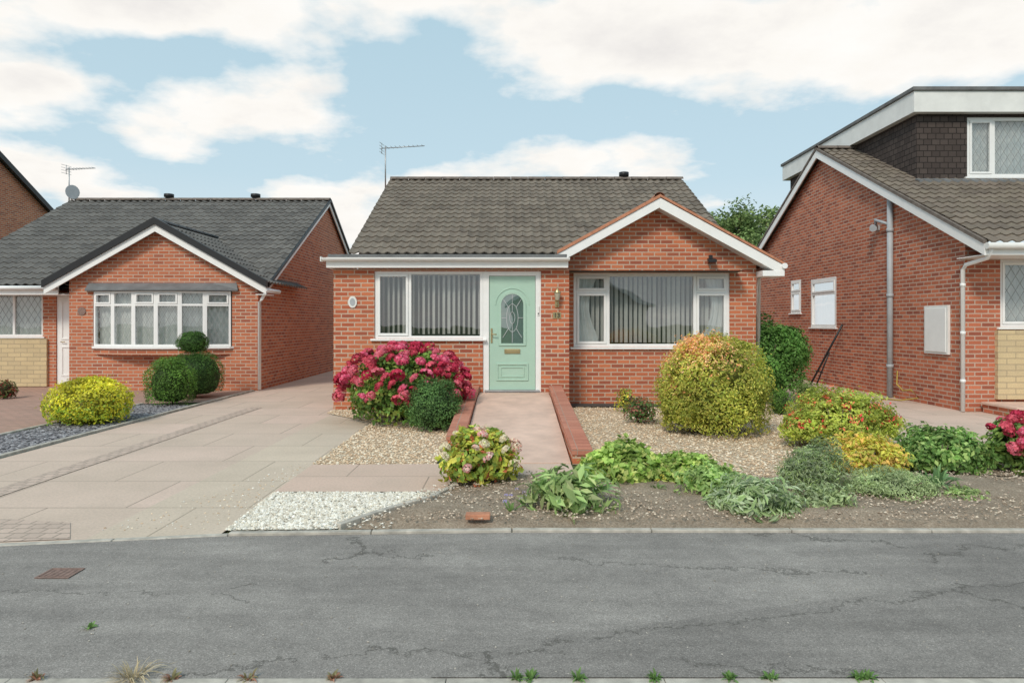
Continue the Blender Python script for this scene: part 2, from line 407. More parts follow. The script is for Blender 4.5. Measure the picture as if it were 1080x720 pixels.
poly('driveway','slab',[(-5.62,4.47),(-3.5,4.62),(-2.94,4.70),(-2.94,26),(-5.62,26)],.004)
poly('driveway_strip','slab2',[(-2.94,4.70),(-2.06,4.84),(-2.1,10.2),(-2.94,11.1)],.005)
poly('driveway_side','slab2',[(-2.945,11.1),(-2.945,11.69),(-3.05,11.69),(-3.05,11.2)],.0055)
poly('drive_apron','sett',[(-5.6,4.50),(-3.5,4.65),(-3.05,4.71),(-3.3,5.10),(-5.6,5.45)],.009)
poly('drive_sett_strip','sett',[(-4.62,5.3),(-4.40,5.27),(-4.40,12.0),(-4.62,12.0)],.0095)
poly('neighbour_driveway','paver',[(-30,3.75),(-12,4.25),(-6.8,4.42),(-6.8,12.6),(-5.66,12.9),(-5.66,15.9),(-30,16)],.003)
poly('slate_bed','slate',[(-6.74,4.5),(-5.72,4.55),(-5.72,12.2),(-6.74,12.5)],.006)
poly('right_driveway','slab',[(4.75,8.3),(14,8.3),(14,11.4),(7.6,11.4),(7.6,26),(4.45,26),(4.45,12.4),(4.75,12.3)],.006)
poly('cross_path','slab3',[(-2.09,6.0),(-.6,6.0),(-.56,6.62),(.62,6.62),(.62,7.2),(-.56,7.2),(-2.09,7.15)],.014)
GL=[(-2.1,7.15),(-.8,7.18),(-.8,11.69),(-3.05,11.69),(-3.05,11.25),(-2.1,10.2)]
GR=[(.84,6.5),(3.6,6.5),(4.72,8.3),(4.72,12.38),(.84,12.38)]
WG=[(-2.06,4.90),(-1.28,4.93),(-1.05,5.3),(-.70,5.75),(-.62,5.99),(-2.08,5.99)]
poly('gravel','gold_gravel',GL,.007); poly('gravel','gold_gravel',GR,.007)
poly('gravel','white_gravel',WG,.008)
def inpoly(x,y,P):
    c=False; n=len(P)
    for i in range(n):
        x0,y0=P[i];x1,y1=P[(i+1)%n]
        if (y0>y)!=(y1>y) and x<(x1-x0)*(y-y0)/(y1-y0)+x0: c=not c
    return c
def mesh_np(name,V,F,C,mat,parent=None,loc=(0,0,0),smooth=False):
    me=bpy.data.meshes.new(name)
    nf,k=F.shape
    me.vertices.add(len(V)); me.vertices.foreach_set('co',V.astype(np.float32).ravel())
    me.loops.add(nf*k); me.loops.foreach_set('vertex_index',F.astype(np.int32).ravel())
    me.polygons.add(nf); me.polygons.foreach_set('loop_start',np.arange(0,nf*k,k,dtype=np.int32))
    try: me.polygons.foreach_set('loop_total',np.full(nf,k,dtype=np.int32))
    except Exception: pass
    me.update(calc_edges=True)
    at_=me.attributes.new('Col','FLOAT_COLOR','POINT'); at_.data.foreach_set('color',np.concatenate([C,np.ones((len(C),1))],1).astype(np.float32).ravel())
    me.polygons.foreach_set('use_smooth',[smooth]*nf)
    me.materials.append(M[mat]); me.validate()
    o=bpy.data.objects.new(name,me); COL.objects.link(o); o.location=loc
    if parent: o.parent=parent
    return o
def pebbles(name,P,n,size,cols,label,seed,z=.01,flat=.6,cat='gravel'):
    r=np.random.default_rng(seed); xs=[p[0] for p in P]; ys=[p[1] for p in P]; pts=[]
    while len(pts)<n:
        x=r.uniform(min(xs),max(xs)); y=r.uniform(min(ys),max(ys))
        if inpoly(x,y,P): pts.append((x,y))
    pts=np.array(pts)
    O=np.array([(1,0,0),(0,1,0),(-1,0,0),(0,-1,0),(0,0,1),(0,0,-1)],float)
    Fo=np.array([(0,1,4),(1,2,4),(2,3,4),(3,0,4),(1,0,5),(2,1,5),(3,2,5),(0,3,5)])
    s=size*r.uniform(.5,1.3,(n,1,1))*r.uniform(.7,1.3,(n,6,3))
    V=O[None]*s; V[:,:,2]*=flat
    a=r.uniform(0,6.28,n); c,sn=np.cos(a)[:,None],np.sin(a)[:,None]
    X=V[:,:,0]*c-V[:,:,1]*sn; Y=V[:,:,0]*sn+V[:,:,1]*c
    V=np.stack([X+pts[:,0:1],Y+pts[:,1:2],V[:,:,2]+z+size*.25],2).reshape(-1,3)
    F=(Fo[None]+6*np.arange(n)[:,None,None]).reshape(-1,3)
    cc=np.array(cols)[r.integers(0,len(cols),n)]*r.uniform(.8,1.2,(n,1)); C=np.repeat(cc,6,0)
    o=mesh_np(name,V,F,C,'stones'); return struct(o,'stuff',label,cat)
gcol=[(.58,.42,.28),(.75,.60,.43),(.66,.49,.33),(.82,.72,.57)]
pebbles('gravel_stones',GL,6000,.015,gcol,'golden gravel beside the ramp on the left',1)
pebbles('gravel_stones',GR,12000,.015,gcol,'golden gravel in front of the right window',2)
wcol=[(.64,.60,.51),(.80,.76,.68),(.70,.64,.53),(.84,.81,.74),(.55,.49,.40)]
pebbles('gravel_stones',WG,6500,.014,wcol,'white gravel triangle next to the pavement',3)
pebbles('gravel_stones',[(-1.5,4.9),(-.9,4.9),(-.3,6.1),(-.6,6.3),(-1.1,5.6)],300,.011,wcol,'white stones spilled over the concrete edging',13,z=.03)
pebbles('gravel_stones',[(-3.0,4.9),(-2.05,4.95),(-2.05,7.3),(-2.25,7.3)],260,.009,wcol+gcol,'stray stones scattered on the edge of the drive',14,z=.005)
pebbles('grit',[(-4.5,2.9),(5,2.9),(5,4.84),(-1.5,4.84),(-4.5,4.5)],500,.005,[(.42,.38,.32),(.3,.27,.23),(.5,.46,.4)],'loose grit on the pavement',15,z=.002,cat='grit')
pebbles('slate_chips',[(-6.7,6),(-5.76,6),(-5.76,12.2),(-6.7,12.4)],4200,.026,[(.15,.14,.15),(.25,.24,.25),(.20,.19,.20),(.35,.34,.35)],'dark slate chippings in the strip left of the drive',4,flat=.4)
def xl(Y): return float(np.interp(Y,[4.9,5.3,5.75,6.0,6.6],[-1.24,-1.02,-.66,-.56,-.55]))
rs=np.random.default_rng(11); mb=MB(); rows=[]
NY=34; NX=200
for i in range(NY+1):
    Y=4.935+(6.6-4.935)*i/NY; row=[]
    for j in range(NX+1):
        t=j/NX; X=xl(Y)+(12-xl(Y))*t
        e=min(1,i/5,(NY-i)/4,j/4 ); z=.008+.075*e*(.75+.25*math.sin(X*2.1+Y*3))+ (rs.uniform(-.010,.010) if 0<i<NY else 0)
        row.append((X,Y,z))
    rows.append(row)
mb.grid(rows)
rows=[[(3.5+8.5*j/100,6.6+1.75*i/20,.02+(rs.uniform(-.01,.015))) for j in range(101)] for i in range(21)]
mb.grid(rows)
struct(mb.build('soil','soil',recalc=False))
BED=[(-1.1,4.96),(11,4.96),(11,6.6),(-.5,6.6),(-.62,5.9)]
pebbles('bark_litter',BED,10000,.010,[(.34,.26,.19),(.55,.44,.34),(.68,.58,.46),(.42,.32,.24)],'crumbs of dry soil and bark litter on the flower bed',5,z=.07,flat=.7,cat='litter')
def edging(name,pts,w,h,mat,z0=-.05):
    mb=MB()
    for a,b in zip(pts,pts[1:]):
        a=Vector((*a,z0));b=Vector((*b,z0)); t=(b-a).normalized(); nn=Vector((-t.y,t.x,0))*w
        mb.prism([a-nn/2,b-nn/2,b+nn/2,a+nn/2],(0,0,h-z0))
    return struct(mb.build(name,mat,bev=.006))
edging('bed_edging',[(-1.26,4.95),(-1.15,5.12),(-1.035,5.3),(-.86,5.53),(-.68,5.75),(-.59,5.98),(-.52,6.15),(-.50,6.35)],.05,.045,'concrete')
edging('drive_edging',[(-5.68,4.5),(-5.68,6),(-5.68,8),(-5.68,10),(-5.68,12.3),(-5.66,14.9)],.06,.035,'concrete')
edging('slate_edging',[(-6.77,4.6),(-6.77,7),(-6.77,9.5),(-6.77,12.5)],.06,.03,'concrete')

# ============================================================ MAIN BUNGALOW
H=thing('brick_bungalow','red brick bungalow with mint green front door and brown tiled roof','house',(.7,14,0))
YP,YG=11.7,12.4
mP=basis_y(YP); mG=basis_y(YG)
lw=(-2.36,-.50,1.22,2.38); dr=(-.50,.50,.30,2.38); rw=(1.12,3.96,1.05,2.40)
mb=MB()
wall(mb,mP,-3.06,.98,0,2.42,.25,[lw,dr])
wall(mb,mG,.85,4.43,0,2.42,.25,[rw])
mb.prism([(.85,YG,2.421),(4.43,YG,2.421),(4.43,YG,2.60),(2.62,YG,3.60),(.85,YG,2.63)],(0,.25,0))
mb.obox(lambda u,d,z:(u,d,z),.73,.979,YP+.252,YG,0,2.42)
zr=lambda Y:2.84+.523*(Y-13.4)-.09
mb.prism([(-3.06,YP+.251,0),(-3.06,22.4,0),(-3.06,22.4,2.72),(-3.06,18,zr(18)),(-3.06,13.6,zr(13.6)),(-3.06,13.6,2.42),(-3.06,YP+.251,2.42)],(.25,0,0))
mb.prism([(4.18,YG+.251,0),(4.18,22.4,0),(4.18,22.4,2.72),(4.18,18,zr(18)),(4.18,13.6,zr(13.6)),(4.18,YG+.251,2.42)],(.25,0,0))
mb.box(-2.8,4.17,22.15,22.4,0,2.7)
mb.box(-2.8,1.0,13.6,13.8,2.3,2.83)
mb.build('wall','brick',H)
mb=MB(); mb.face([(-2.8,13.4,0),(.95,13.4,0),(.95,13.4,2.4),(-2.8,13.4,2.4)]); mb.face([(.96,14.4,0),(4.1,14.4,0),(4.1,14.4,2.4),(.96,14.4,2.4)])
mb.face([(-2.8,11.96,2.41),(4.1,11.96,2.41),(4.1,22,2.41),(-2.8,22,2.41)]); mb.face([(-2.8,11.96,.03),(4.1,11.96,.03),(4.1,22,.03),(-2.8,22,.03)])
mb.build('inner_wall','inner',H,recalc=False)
s=.523; Ls=math.hypot(4.6,4.6*s)
mb=MB(); tile_roof(mb,(-3.2,13.4,2.84),(4.5,13.4,2.84),(0,1,s),Ls); tile_roof(mb,(-3.2,22.6,2.84),(4.5,22.6,2.84),(0,-1,s),Ls)
mb.box(-3.18,4.48,13.42,13.46,2.70,2.83)
rf=mb.build('roof','tile_main',H,recalc=False)
mb=MB(); ridge(mb,(-3.2,18,5.28),(4.5,18,5.28)); mb.build('ridge_tiles','ridge',rf)
mb=MB(); mb.lathe((2.95,18,5.30),[(.0,.16),(.13,.15),(.13,.05),(.09,.04),(.09,0)]); mb.build('roof_vent','black',rf)
mb=MB(); g2=.547; Lg=math.hypot(2.18,2.18*g2)
tile_roof(mb,(.84,15.4,2.75),(.84,12.1,2.75),(1,0,g2),math.hypot(1.78,1.78*g2)); tile_roof(mb,(4.80,12.1,2.53),(4.80,15.4,2.53),(-1,0,g2),Lg)
gr=mb.build('gable_roof','tile_main',H,recalc=False)
mb=MB(); ridge(mb,(2.62,12.1,3.76),(2.62,15.3,3.76),.09); mb.build('ridge_tiles','terracotta',gr)
mb=MB()
barge(mb,(.80,12.07,2.775),(2.62,12.07,3.77),.06,(0,.08,0)); barge(mb,(2.62,12.07,3.77),(4.83,12.07,2.56),.045,(0,.08,0))
mb.build('verge','terracotta',gr)
mb=MB(); barge(mb,(.80,12.09,2.71),(2.62,12.09,3.705),.17,(0,.03,0)); barge(mb,(2.62,12.09,3.71),(4.83,12.09,2.51),.19,(0,.03,0))
mb.box(4.44,4.82,12.085,12.6,2.32,2.42)
mb.build('bargeboard','upvc',H,bev=.004)
mb=MB()
mb.prism([(.82,12.13,2.56),(2.62,12.13,3.545),(2.62,12.13,3.56),(.82,12.13,2.575)],(0,.27,0)); mb.prism([(2.62,12.13,3.535),(4.80,12.13,2.345),(4.80,12.13,2.36),(2.62,12.13,3.55)],(0,.27,0))
mb.build('soffit','upvc2',H)
mb=MB(); mb.box(-3.12,.93,11.56,13.9,2.61,2.655); mb.build('flat_roof','felt',H)
mb=MB(); mb.box(-3.14,.95,11.53,11.56,2.425,2.60); mb.box(-3.14,-3.11,11.56,13.4,2.425,2.60); mb.box(-3.10,.93,11.561,11.69,2.426,2.44); mb.box(.93,.95,11.56,12.3,2.425,2.6)
mb.build('fascia','upvc',H,bev=.004)
mb=MB()
for rr in (.055,.050):
    mb.grid([[(x,11.475+rr*math.cos(a),2.585-rr*math.sin(a)) for x in (-3.2,.97)] for a in [math.pi*k/8 for k in range(9)]])
mb.box(-3.21,-3.195,11.41,11.53,2.52,2.60)
mb.build('gutter','upvc',H,recalc=False)
mb=MB(); mb.tube([(4.82,12.05,2.50),(4.82,15.5,2.50)],.05,12); mb.build('gutter','upvc',H)
mb=MB(); mb.tube([(4.82,12.35,2.45),(4.52,12.5,2.30),(4.50,12.5,.03)],.034,10); mb.build('downpipe','upvc',H)
window(H,mP,*lw,[(.32,0,True),(.68,0,False)],dress='blind')
window(H,mG,*rw,[(.215,.26,True),(.57,0,False),(.215,.26,True)],dress='blind',curt=True,fr=.06)
d0,d1=-.39,.40
mb=MB(); mb.obox(mP,-.4985,-.395,-.10,-.025,.30,2.378); mb.obox(mP,.405,.4985,-.10,-.025,.30,2.378); mb.obox(mP,-.394,.404,-.10,-.026,2.30,2.378)
DF=mb.build('door_frame','upvc',H,bev=.004)
mb=MB(); mb.obox(mP,d0,d1,-.10,-.05,.345,2.296)
def arch(cx,z0,zs,hw,k=16): return [(cx-hw,z0)]+[(cx-hw*math.cos(math.pi*i/k),zs+hw*math.sin(math.pi*i/k)) for i in range(k+1)]+[(cx+hw,z0)]
ai=arch(.005,1.14,1.80,.19); ao=arch(.005,1.10,1.80,.235)
for i in range(len(ai)):
    j=(i+1)%len(ai); mb.prism([mP(ai[i][0],-.05,ai[i][1]),mP(ai[j][0],-.05,ai[j][1]),mP(ao[j][0],-.05,ao[j][1]),mP(ao[i][0],-.05,ao[i][1])],(0,-.018,0))
rect_ring(mb,mP,-.27,.28,.50,.80,.03,-.05,-.034); rect_ring(mb,mP,-.20,.21,.56,.74,.02,-.05,-.038)
ao2=arch(.005,1.0,1.80,.30); ai2=arch(.005,1.0,1.80,.28)
for i in range(1,len(ai2)-2):
    mb.prism([mP(ai2[i][0],-.05,ai2[i][1]),mP(ai2[i+1][0],-.05,ai2[i+1][1]),mP(ao2[i+1][0],-.05,ao2[i+1][1]),mP(ao2[i][0],-.05,ao2[i][1])],(0,-.01,0))
DR=mb.build('door','mint',H,bev=.003); DR['label']='mint green panelled front door with arched leaded pane'
mb=MB(); mb.face([mP(x,-.046,z) for x,z in ai]); mb.build('pane','glass_door',DR,recalc=False)
mb=MB()
def strip(mb,p,q,w=.008,d=-.043):
    a=Vector((p[0],0,p[1]));b=Vector((q[0],0,q[1])); t=(b-a).normalized(); n=Vector((-t.z,0,t.x))*w/2
    mb.prism([mP((a+n).x,d,(a+n).z),mP((b+n).x,d,(b+n).z),mP((b-n).x,d,(b-n).z),mP((a-n).x,d,(a-n).z)],(0,-.004,0))
ov=[(.005+.10*math.sin(2*math.pi*i/20),1.58+.24*math.cos(2*math.pi*i/20)) for i in range(21)]
for p,q in zip(ov,ov[1:]): strip(mb,p,q)
ov=[(.005+.045*math.sin(2*math.pi*i/12),1.58+.10*math.cos(2*math.pi*i/12)) for i in range(13)]
for p,q in zip(ov,ov[1:]): strip(mb,p,q,d=-.042)
for p,q in (((.005,1.82),(.005,1.98)),((.005,1.34),(.005,1.15)),((-.095,1.58),(-.18,1.58)),((.105,1.58),(.19,1.58)),((.005,1.68),(.005,1.82)),((.005,1.48),(.005,1.34)),((-.06,1.76),(-.15,1.9)),((.07,1.76),(.16,1.9)),((-.06,1.4),(-.16,1.24)),((.07,1.4),(.17,1.24))): strip(mb,p,q,d=-.041)
mb.build('glazing_bars','leadline',DR)
mb=MB(); mb.obox(mP,-.13,.14,-.05,-.036,.965,1.045); mb.obox(mP,-.11,.12,-.036,-.030,.985,1.025); mb.build('letterbox','brass',DR,bev=.003)
mb=MB(); mb.obox(mP,-.365,-.335,-.05,-.038,1.15,1.40); mb.tube([mP(-.35,-.03,1.30),mP(-.35,.01,1.30),mP(-.26,.012,1.295)],.009,8); mb.build('handle','brass',DR)
mb=MB(); mb.obox(mP,-.47,.47,-.11,.02,.312,.344); mb.build('threshold','steel',DF)

RP=thing('entrance_ramp','pink concrete ramp between low brick walls leading to the mint green door','ramp',(.03,9.5,0))
mb=MB(); mb.prism([(-.55,7.2,0),(-.55,11.69,0),(-.55,11.69,.30),(-.55,10.9,.30),(-.55,7.2,.022)],(1.17,0,0)); mb.build('ramp_surface','ramp',RP)
def ramp_wall(x0,x1,yf,zf,zb):
    mb=MB(); mb.prism([(x0+.01,yf+.01,0),(x0+.01,11.68,0),(x0+.01,11.68,zb-.07),(x0+.01,yf+.01,zf-.07)],(x1-x0-.02,0,0)); w=mb.build('side_wall','brick',RP)
    mb=MB(); n=int((11.69-yf)/.075)
    for i in range(n):
        a=yf+(11.685-yf)*i/n; b=yf+(11.685-yf)*(i+1)/n-.008; za=zf+(zb-zf)*i/n; zc=zf+(zb-zf)*(i+1)/n
        mb.prism([(x0,a,za-.069),(x0,b,zc-.069),(x0,b,zc),(x0,a,za)],(x1-x0,0,0))
    mb.build('coping','brick_cap',w,bev=.004)
ramp_wall(-.78,-.56,8.1,.17,.42); ramp_wall(.63,.85,7.2,.17,.42)

t=thing('wall_plaque','white oval plaque on the brick left of the wide porch window','plaque',(-2.73,11.69,1.85))
for nm,rx,rz,a0,a1,mt in (('plate',.075,.10,.002,.018,'ceramic'),('motif',.045,.065,.019,.022,'greypipe')):
    mb=MB(); pts=[mP(-2.73+rx*math.cos(2*math.pi*i/24),a0,1.85+rz*math.sin(2*math.pi*i/24)) for i in range(24)]; mb.prism(pts,(0,-(a1-a0),0)); mb.build(nm,mt,t)
t=thing('wall_lantern','brass carriage lantern on the brick between the door and the right window','wall lamp',(.77,11.69,1.95))
mb=MB(); mb.obox(mP,.735,.805,.001,.02,1.76,2.02); mb.tube([mP(.77,.01,1.80),mP(.77,.09,1.78),mP(.77,.11,1.86)],.009,8); mb.build('bracket','brass',t)
c=mP(.77,.11,0)
mb=MB(); mb.lathe((c[0],c[1],0),[(.0,1.86),(.03,1.865),(.035,1.88)]); mb.build('base','brass',t)
mb=MB(); mb.lathe((c[0],c[1],0),[(.06,2.0),(.062,2.015),(.02,2.06),(.012,2.09),(0,2.095)]); mb.build('cap','brass',t)
mb=MB(); mb.lathe((c[0],c[1],0),[(.033,1.88),(.055,2.0)],8); mb.build('lamp_glass','amber',t)
t=thing('number_plate','small metal house number plate under the brass lantern','house number',(.77,11.69,1.62))
mb=MB(); mb.obox(mP,.70,.84,.001,.008,1.565,1.675); mb.build('plate','brass',t,bev=.003)
def text_mesh(txt,size,loc,mat,parent,name):
    cu=bpy.data.curves.new('tx','FONT'); cu.body=txt; cu.size=size; cu.extrude=.002; cu.align_x='CENTER'; cu.align_y='CENTER'
    o=bpy.data.objects.new('tx',cu); COL.objects.link(o); dg=bpy.context.evaluated_depsgraph_get(); me=bpy.data.meshes.new_from_object(o.evaluated_get(dg))
    bpy.data.objects.remove(o); me.materials.clear(); me.materials.append(M[mat]); n=bpy.data.objects.new(name,me); COL.objects.link(n)
    n.parent=parent; n.rotation_euler=(math.pi/2,0,0); n.location=Vector(loc)-W[parent.name]; return n
text_mesh('13',.11,(.77,11.69-.011,1.62),'black',t,'digits')
t=thing('doorbell','slim white doorbell on the door frame right of the mint door','doorbell',(.45,11.72,1.72))
mb=MB(); mb.obox(mP,.435,.47,-.024,-.008,1.62,1.78); mb.build('housing','upvc2',t,bev=.004)
mb=MB(); mb.obox(mP,.444,.461,-.0075,-.004,1.64,1.665); mb.build('button','black',t)
t=thing('security_light','black security light under the right slope of the gable','security light',(3.6,12.35,2.75))
mb=MB(); mb.obox(mG,3.57,3.63,.001,.05,2.64,2.72); mb.build('mount','black',t); mb=MB(); mb.prism([mG(3.53,.05,2.61),mG(3.68,.05,2.61),mG(3.68,.15,2.58),mG(3.53,.15,2.58)],(0,0,.05)); mb.build('lamp_head','black',t,bev=.006)

def antenna(loc,h,boomdir,L,label,n=9):
    t=thing('tv_antenna',label,'tv antenna',loc); x,y,z=loc
    mb=MB(); mb.tube([(x,y,z-.15),(x,y,z+h)],.018,8); mb.build('mast','steel',t)
    d=Vector(boomdir).normalized(); p=Vector((x,y,z+h-.06)); mb=MB(); mb.tube([p-d*.12,p+d*L],.012,6); side=Vector((-d.y,d.x,0))
    for i in range(n):
        q=p+d*(L*(i+.5)/n); w=.26-.012*i; mb.tube([q-side*w*.5+Vector((0,0,.012)),q+side*w*.5+Vector((0,0,.012))],.006,5)
    q=p-d*.1
    for dz in (-.12,-.04,.04,.12): mb.tube([q-side*.18+Vector((0,0,dz)),q+side*.18+Vector((0,0,dz))],.006,5)
    mb.tube([q-Vector((0,0,.14)),q+Vector((0,0,.14))],.008,5)
    mb.build('aerial','steel',t); return t
antenna((-3.30,17.8,5.15),.95,(1,-.15,.02),1.05,'tv aerial on the left end of the brown roof ridge')
antenna((-13.3,20.5,5.2),.95,(1,-.2,0),.9,'tv aerial on the left end of the grey roof')
t=thing('satellite_dish','small grey satellite dish beside the aerial on the grey roof','satellite dish',(-13.1,20.4,5.2))
mb=MB(); mb.tube([(-13.1,20.5,5.1),(-13.1,20.35,5.35)],.015,6); mb.build('arm','steel',t)
mb=MB(); rows=[]
for i in range(5):
    r=.21*i/4; rows.append([(-13.08+r*.6*math.cos(a),20.30+r*.7*math.cos(a)+.02,5.38+r*math.sin(a)) for a in [2*math.pi*k/16 for k in range(17)]])
mb.grid(rows); mb.build('dish','greypipe',t,recalc=False)

# ============================================================ LEFT BUNGALOW
LH=thing('brick_bungalow','red brick bungalow with white bow window and grey tiled roof on the left','house',(-9.3,18,0))
mL=basis_y(15.0); mL2=basis_y(15.9); sl=.54
bw_=(-9.20,-6.15,.92,2.20)
mb=MB()
wall(mb,mL,-9.73,-5.58,0,2.30,.25,[bw_])
mb.prism([(-9.73,15,2.301),(-5.58,15,2.301),(-5.58,15,2.34),(-7.74,15,3.53),(-9.73,15,2.44)],(0,.25,0))
wl=(-13.0,-10.93,1.17,2.2); dl=(-10.62,-9.80,.06,2.2)
wall(mb,mL2,-13.05,-9.5,0,2.28,.25,[wl,dl])
mb.obox(lambda u,d,z:(u,d,z),-9.729,-9.48,15.251,15.9,0,2.3)
zl=lambda Y:5.14-sl*abs(20.5-Y)-.08
mb.prism([(-5.83,15.251,0),(-5.83,25.8,0),(-5.83,25.8,zl(25.8)),(-5.83,20.5,zl(20.5)),(-5.83,15.6,zl(15.6)),(-5.83,15.251,2.3)],(.25,0,0))
mb.prism([(-13.05,16.151,0),(-13.05,25.8,0),(-13.05,25.8,zl(25.8)),(-13.05,20.5,zl(20.5)),(-13.05,16.151,zl(16.151))],(.25,0,0))
mb.box(-12.79,-5.84,25.55,25.8,0,2.2)
mb.build('wall','brick_left',LH)
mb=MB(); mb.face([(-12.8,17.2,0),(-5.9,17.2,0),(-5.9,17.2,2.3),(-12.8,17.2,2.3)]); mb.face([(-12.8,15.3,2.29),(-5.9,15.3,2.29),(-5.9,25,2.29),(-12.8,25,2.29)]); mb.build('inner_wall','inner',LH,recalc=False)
mb=MB(); mb.obox(mL2,-13.0,-10.80,0.001,.06,.02,1.12); mb.build('stone_cladding','stone',LH)
mb=MB(); Ll=math.hypot(5.2,5.2*sl)
tile_roof(mb,(-13.2,15.3,2.33),(-5.45,15.3,2.33),(0,1,sl),Ll,per=.21,amp=.042); tile_roof(mb,(-13.2,25.9,2.2),(-5.45,25.9,2.2),(0,-1,sl),math.hypot(5.4,5.4*sl))
rf=mb.build('roof','tile_left',LH,recalc=False)
mb=MB(); ridge(mb,(-13.2,20.5,5.18),(-5.45,20.5,5.18)); mb.build('ridge_tiles','ridge',rf)
for vx in (-10.3,-7.7):
    mb=MB(); mb.lathe((vx,20.5,5.2),[(0,.17),(.14,.15),(.14,.06),(.1,.05),(.1,0)]); mb.build('roof_vent','black',rf)
mb=MB(); Lq=math.hypot(2.39,2.39*.552)
tile_roof(mb,(-10.13,17.8,2.36),(-10.13,14.8,2.36),(1,0,.552),Lq); tile_roof(mb,(-5.35,14.8,2.36),(-5.35,17.8,2.36),(-1,0,.552),Lq)
gr=mb.build('gable_roof','tile_left',LH,recalc=False)
mb=MB(); ridge(mb,(-7.74,14.8,3.72),(-7.74,17.9,3.72),.09); mb.build('ridge_tiles','black',gr)
mb=MB(); barge(mb,(-10.17,14.74,2.41),(-7.74,14.74,3.78),.15,(0,.1,0)); barge(mb,(-7.74,14.74,3.78),(-5.31,14.74,2.41),.15,(0,.1,0))
mb.prism([(-5.47,15.25,2.36),(-5.47,20.5,5.20),(-5.47,20.5,5.13),(-5.47,15.25,2.29)],(.05,0,0)); mb.prism([(-5.47,20.5,5.20),(-5.47,25.9,2.28),(-5.47,25.9,2.21),(-5.47,20.5,5.13)],(.05,0,0))
mb.build('verge','black',gr)
mb=MB(); barge(mb,(-10.15,14.79,2.28),(-7.74,14.79,3.64),.17,(0,.03,0)); barge(mb,(-7.74,14.79,3.64),(-5.33,14.79,2.28),.17,(0,.03,0))
mb.prism([(-5.50,15.25,2.29),(-5.50,20.5,5.125),(-5.50,20.5,4.99),(-5.50,15.25,2.15)],(.03,0,0)); mb.prism([(-5.50,20.5,5.125),(-5.50,25.9,2.20),(-5.50,25.9,2.07),(-5.50,20.5,4.99)],(.03,0,0))
mb.build('bargeboard','upvc',LH,bev=.004)
mb=MB(); mb.box(-13.2,-10.15,15.27,15.30,2.12,2.30); mb.box(-13.2,-9.8,15.301,15.89,2.12,2.135); mb.build('fascia','upvc',LH,bev=.003)
mb=MB(); mb.box(-5.56,-5.33,14.80,15.3,2.10,2.115); mb.build('soffit','upvc',LH)
mb=MB(); mb.tube([(-13.3,15.21,2.27),(-10.15,15.21,2.27)],.05,10); mb.build('gutter','upvc',LH)
mb=MB(); mb.tube([(-5.36,14.8,2.20),(-5.36,15.7,2.20)],.05,10); mb.build('gutter','upvc',LH)
mb=MB(); mb.tube([(-5.36,14.9,2.18),(-5.48,14.93,2.0),(-5.53,14.95,1.95),(-5.53,14.95,.03)],.036,10); mb.build('downpipe','upvc',LH)
NB=6; bu0,bu1=-9.18,-6.17; cx=(bu0+bu1)/2; hw=(bu1-bu0)/2; bow=.28
bp=[Vector((cx+hw*(-1+2*i/NB),15.0-bow*(1-(-1+2*i/NB)**2)-.02,0)) for i in range(NB+1)]
f=MB(); gl=MB(); cu=MB()
for i in range(NB):
    a,b=bp[i],bp[i+1]; t=(b-a); L=t.length; t.normalize(); n=Vector((t.y,-t.x,0))
    m=lambda u,d,z,a=a,t=t,n=n:tuple(a+t*u+n*d+Vector((0,0,z)))
    z0,z1=.98,2.18; zt=1.88; F=.045
    f.obox(m,-.0,F,-.07,0,z0,z1); f.obox(m,L-F+.001,L+.001,-.07,.001,z0,z1); f.obox(m,F,L-F,-.07,0,z0,z0+F); f.obox(m,F,L-F,-.07,0,z1-F,z1); f.obox(m,F,L-F,-.07,0,zt-F/2,zt+F/2)
    if i in (0,2,3,5): rect_ring(f,m,F+.003,L-F-.003,zt+F/2+.003,z1-F-.003,.035,-.04,.014)
    gl.face([m(F,-.04,z0+F),m(L-F,-.04,z0+F),m(L-F,-.04,z1-F),m(F,-.04,z1-F)],uv=[(i*.55+0,z0),(i*.55+L,z0),(i*.55+L,z1),(i*.55,z1)])
    cu.grid([[m(L*k/20,-.16+.015*math.sin(k*1.1),zz) for k in range(21)] for zz in (z0,z1)])
bo=f.build('window','upvc',LH,bev=.003); bo['label']='white bow window with six leaded lights'
gl.build('pane','glass_lead',bo,recalc=False); cu.build('curtain','net',bo,recalc=False)
mb=MB(); mb.prism([(bu0-.06,15.0,.93)]+[tuple(p+Vector((0,-.05,.93))) for p in bp]+[(bu1+.06,15.0,.93)],(0,0,.048)); mb.build('sill','upvc',bo,bev=.004)
mb=MB(); mb.prism([(bu0-.02,14.999,.80)]+[tuple(p+Vector((0,.0,.80))) for p in bp[1:-1]]+[(bu1+.02,14.999,.80)],(0,0,.129)); mb.build('brick_base','brick_left',bo)
mb=MB(); top=[(bu0-.12+(bu1-bu0+.24)*i/NB,14.995,2.37) for i in range(NB+1)]; bot=[tuple(p+Vector((0,-.10,2.22))) for p in bp]; bot[0]=(bu0-.17,14.93,2.22); bot[-1]=(bu1+.17,14.93,2.22)
mb.grid([top,bot],sm=False); mb.grid([bot,[(p[0],p[1],p[2]-.03) for p in bot]],sm=False); mb.grid([[(p[0],p[1],2.19) for p in bot],[(p[0],15.0,2.19) for p in bot]],sm=False); mb.build('canopy','lead',bo,recalc=False)
window(LH,mL2,*wl,[(.33,0,True),(.33,0,False),(.33,0,False)],pane='glass_lead',dress='net')
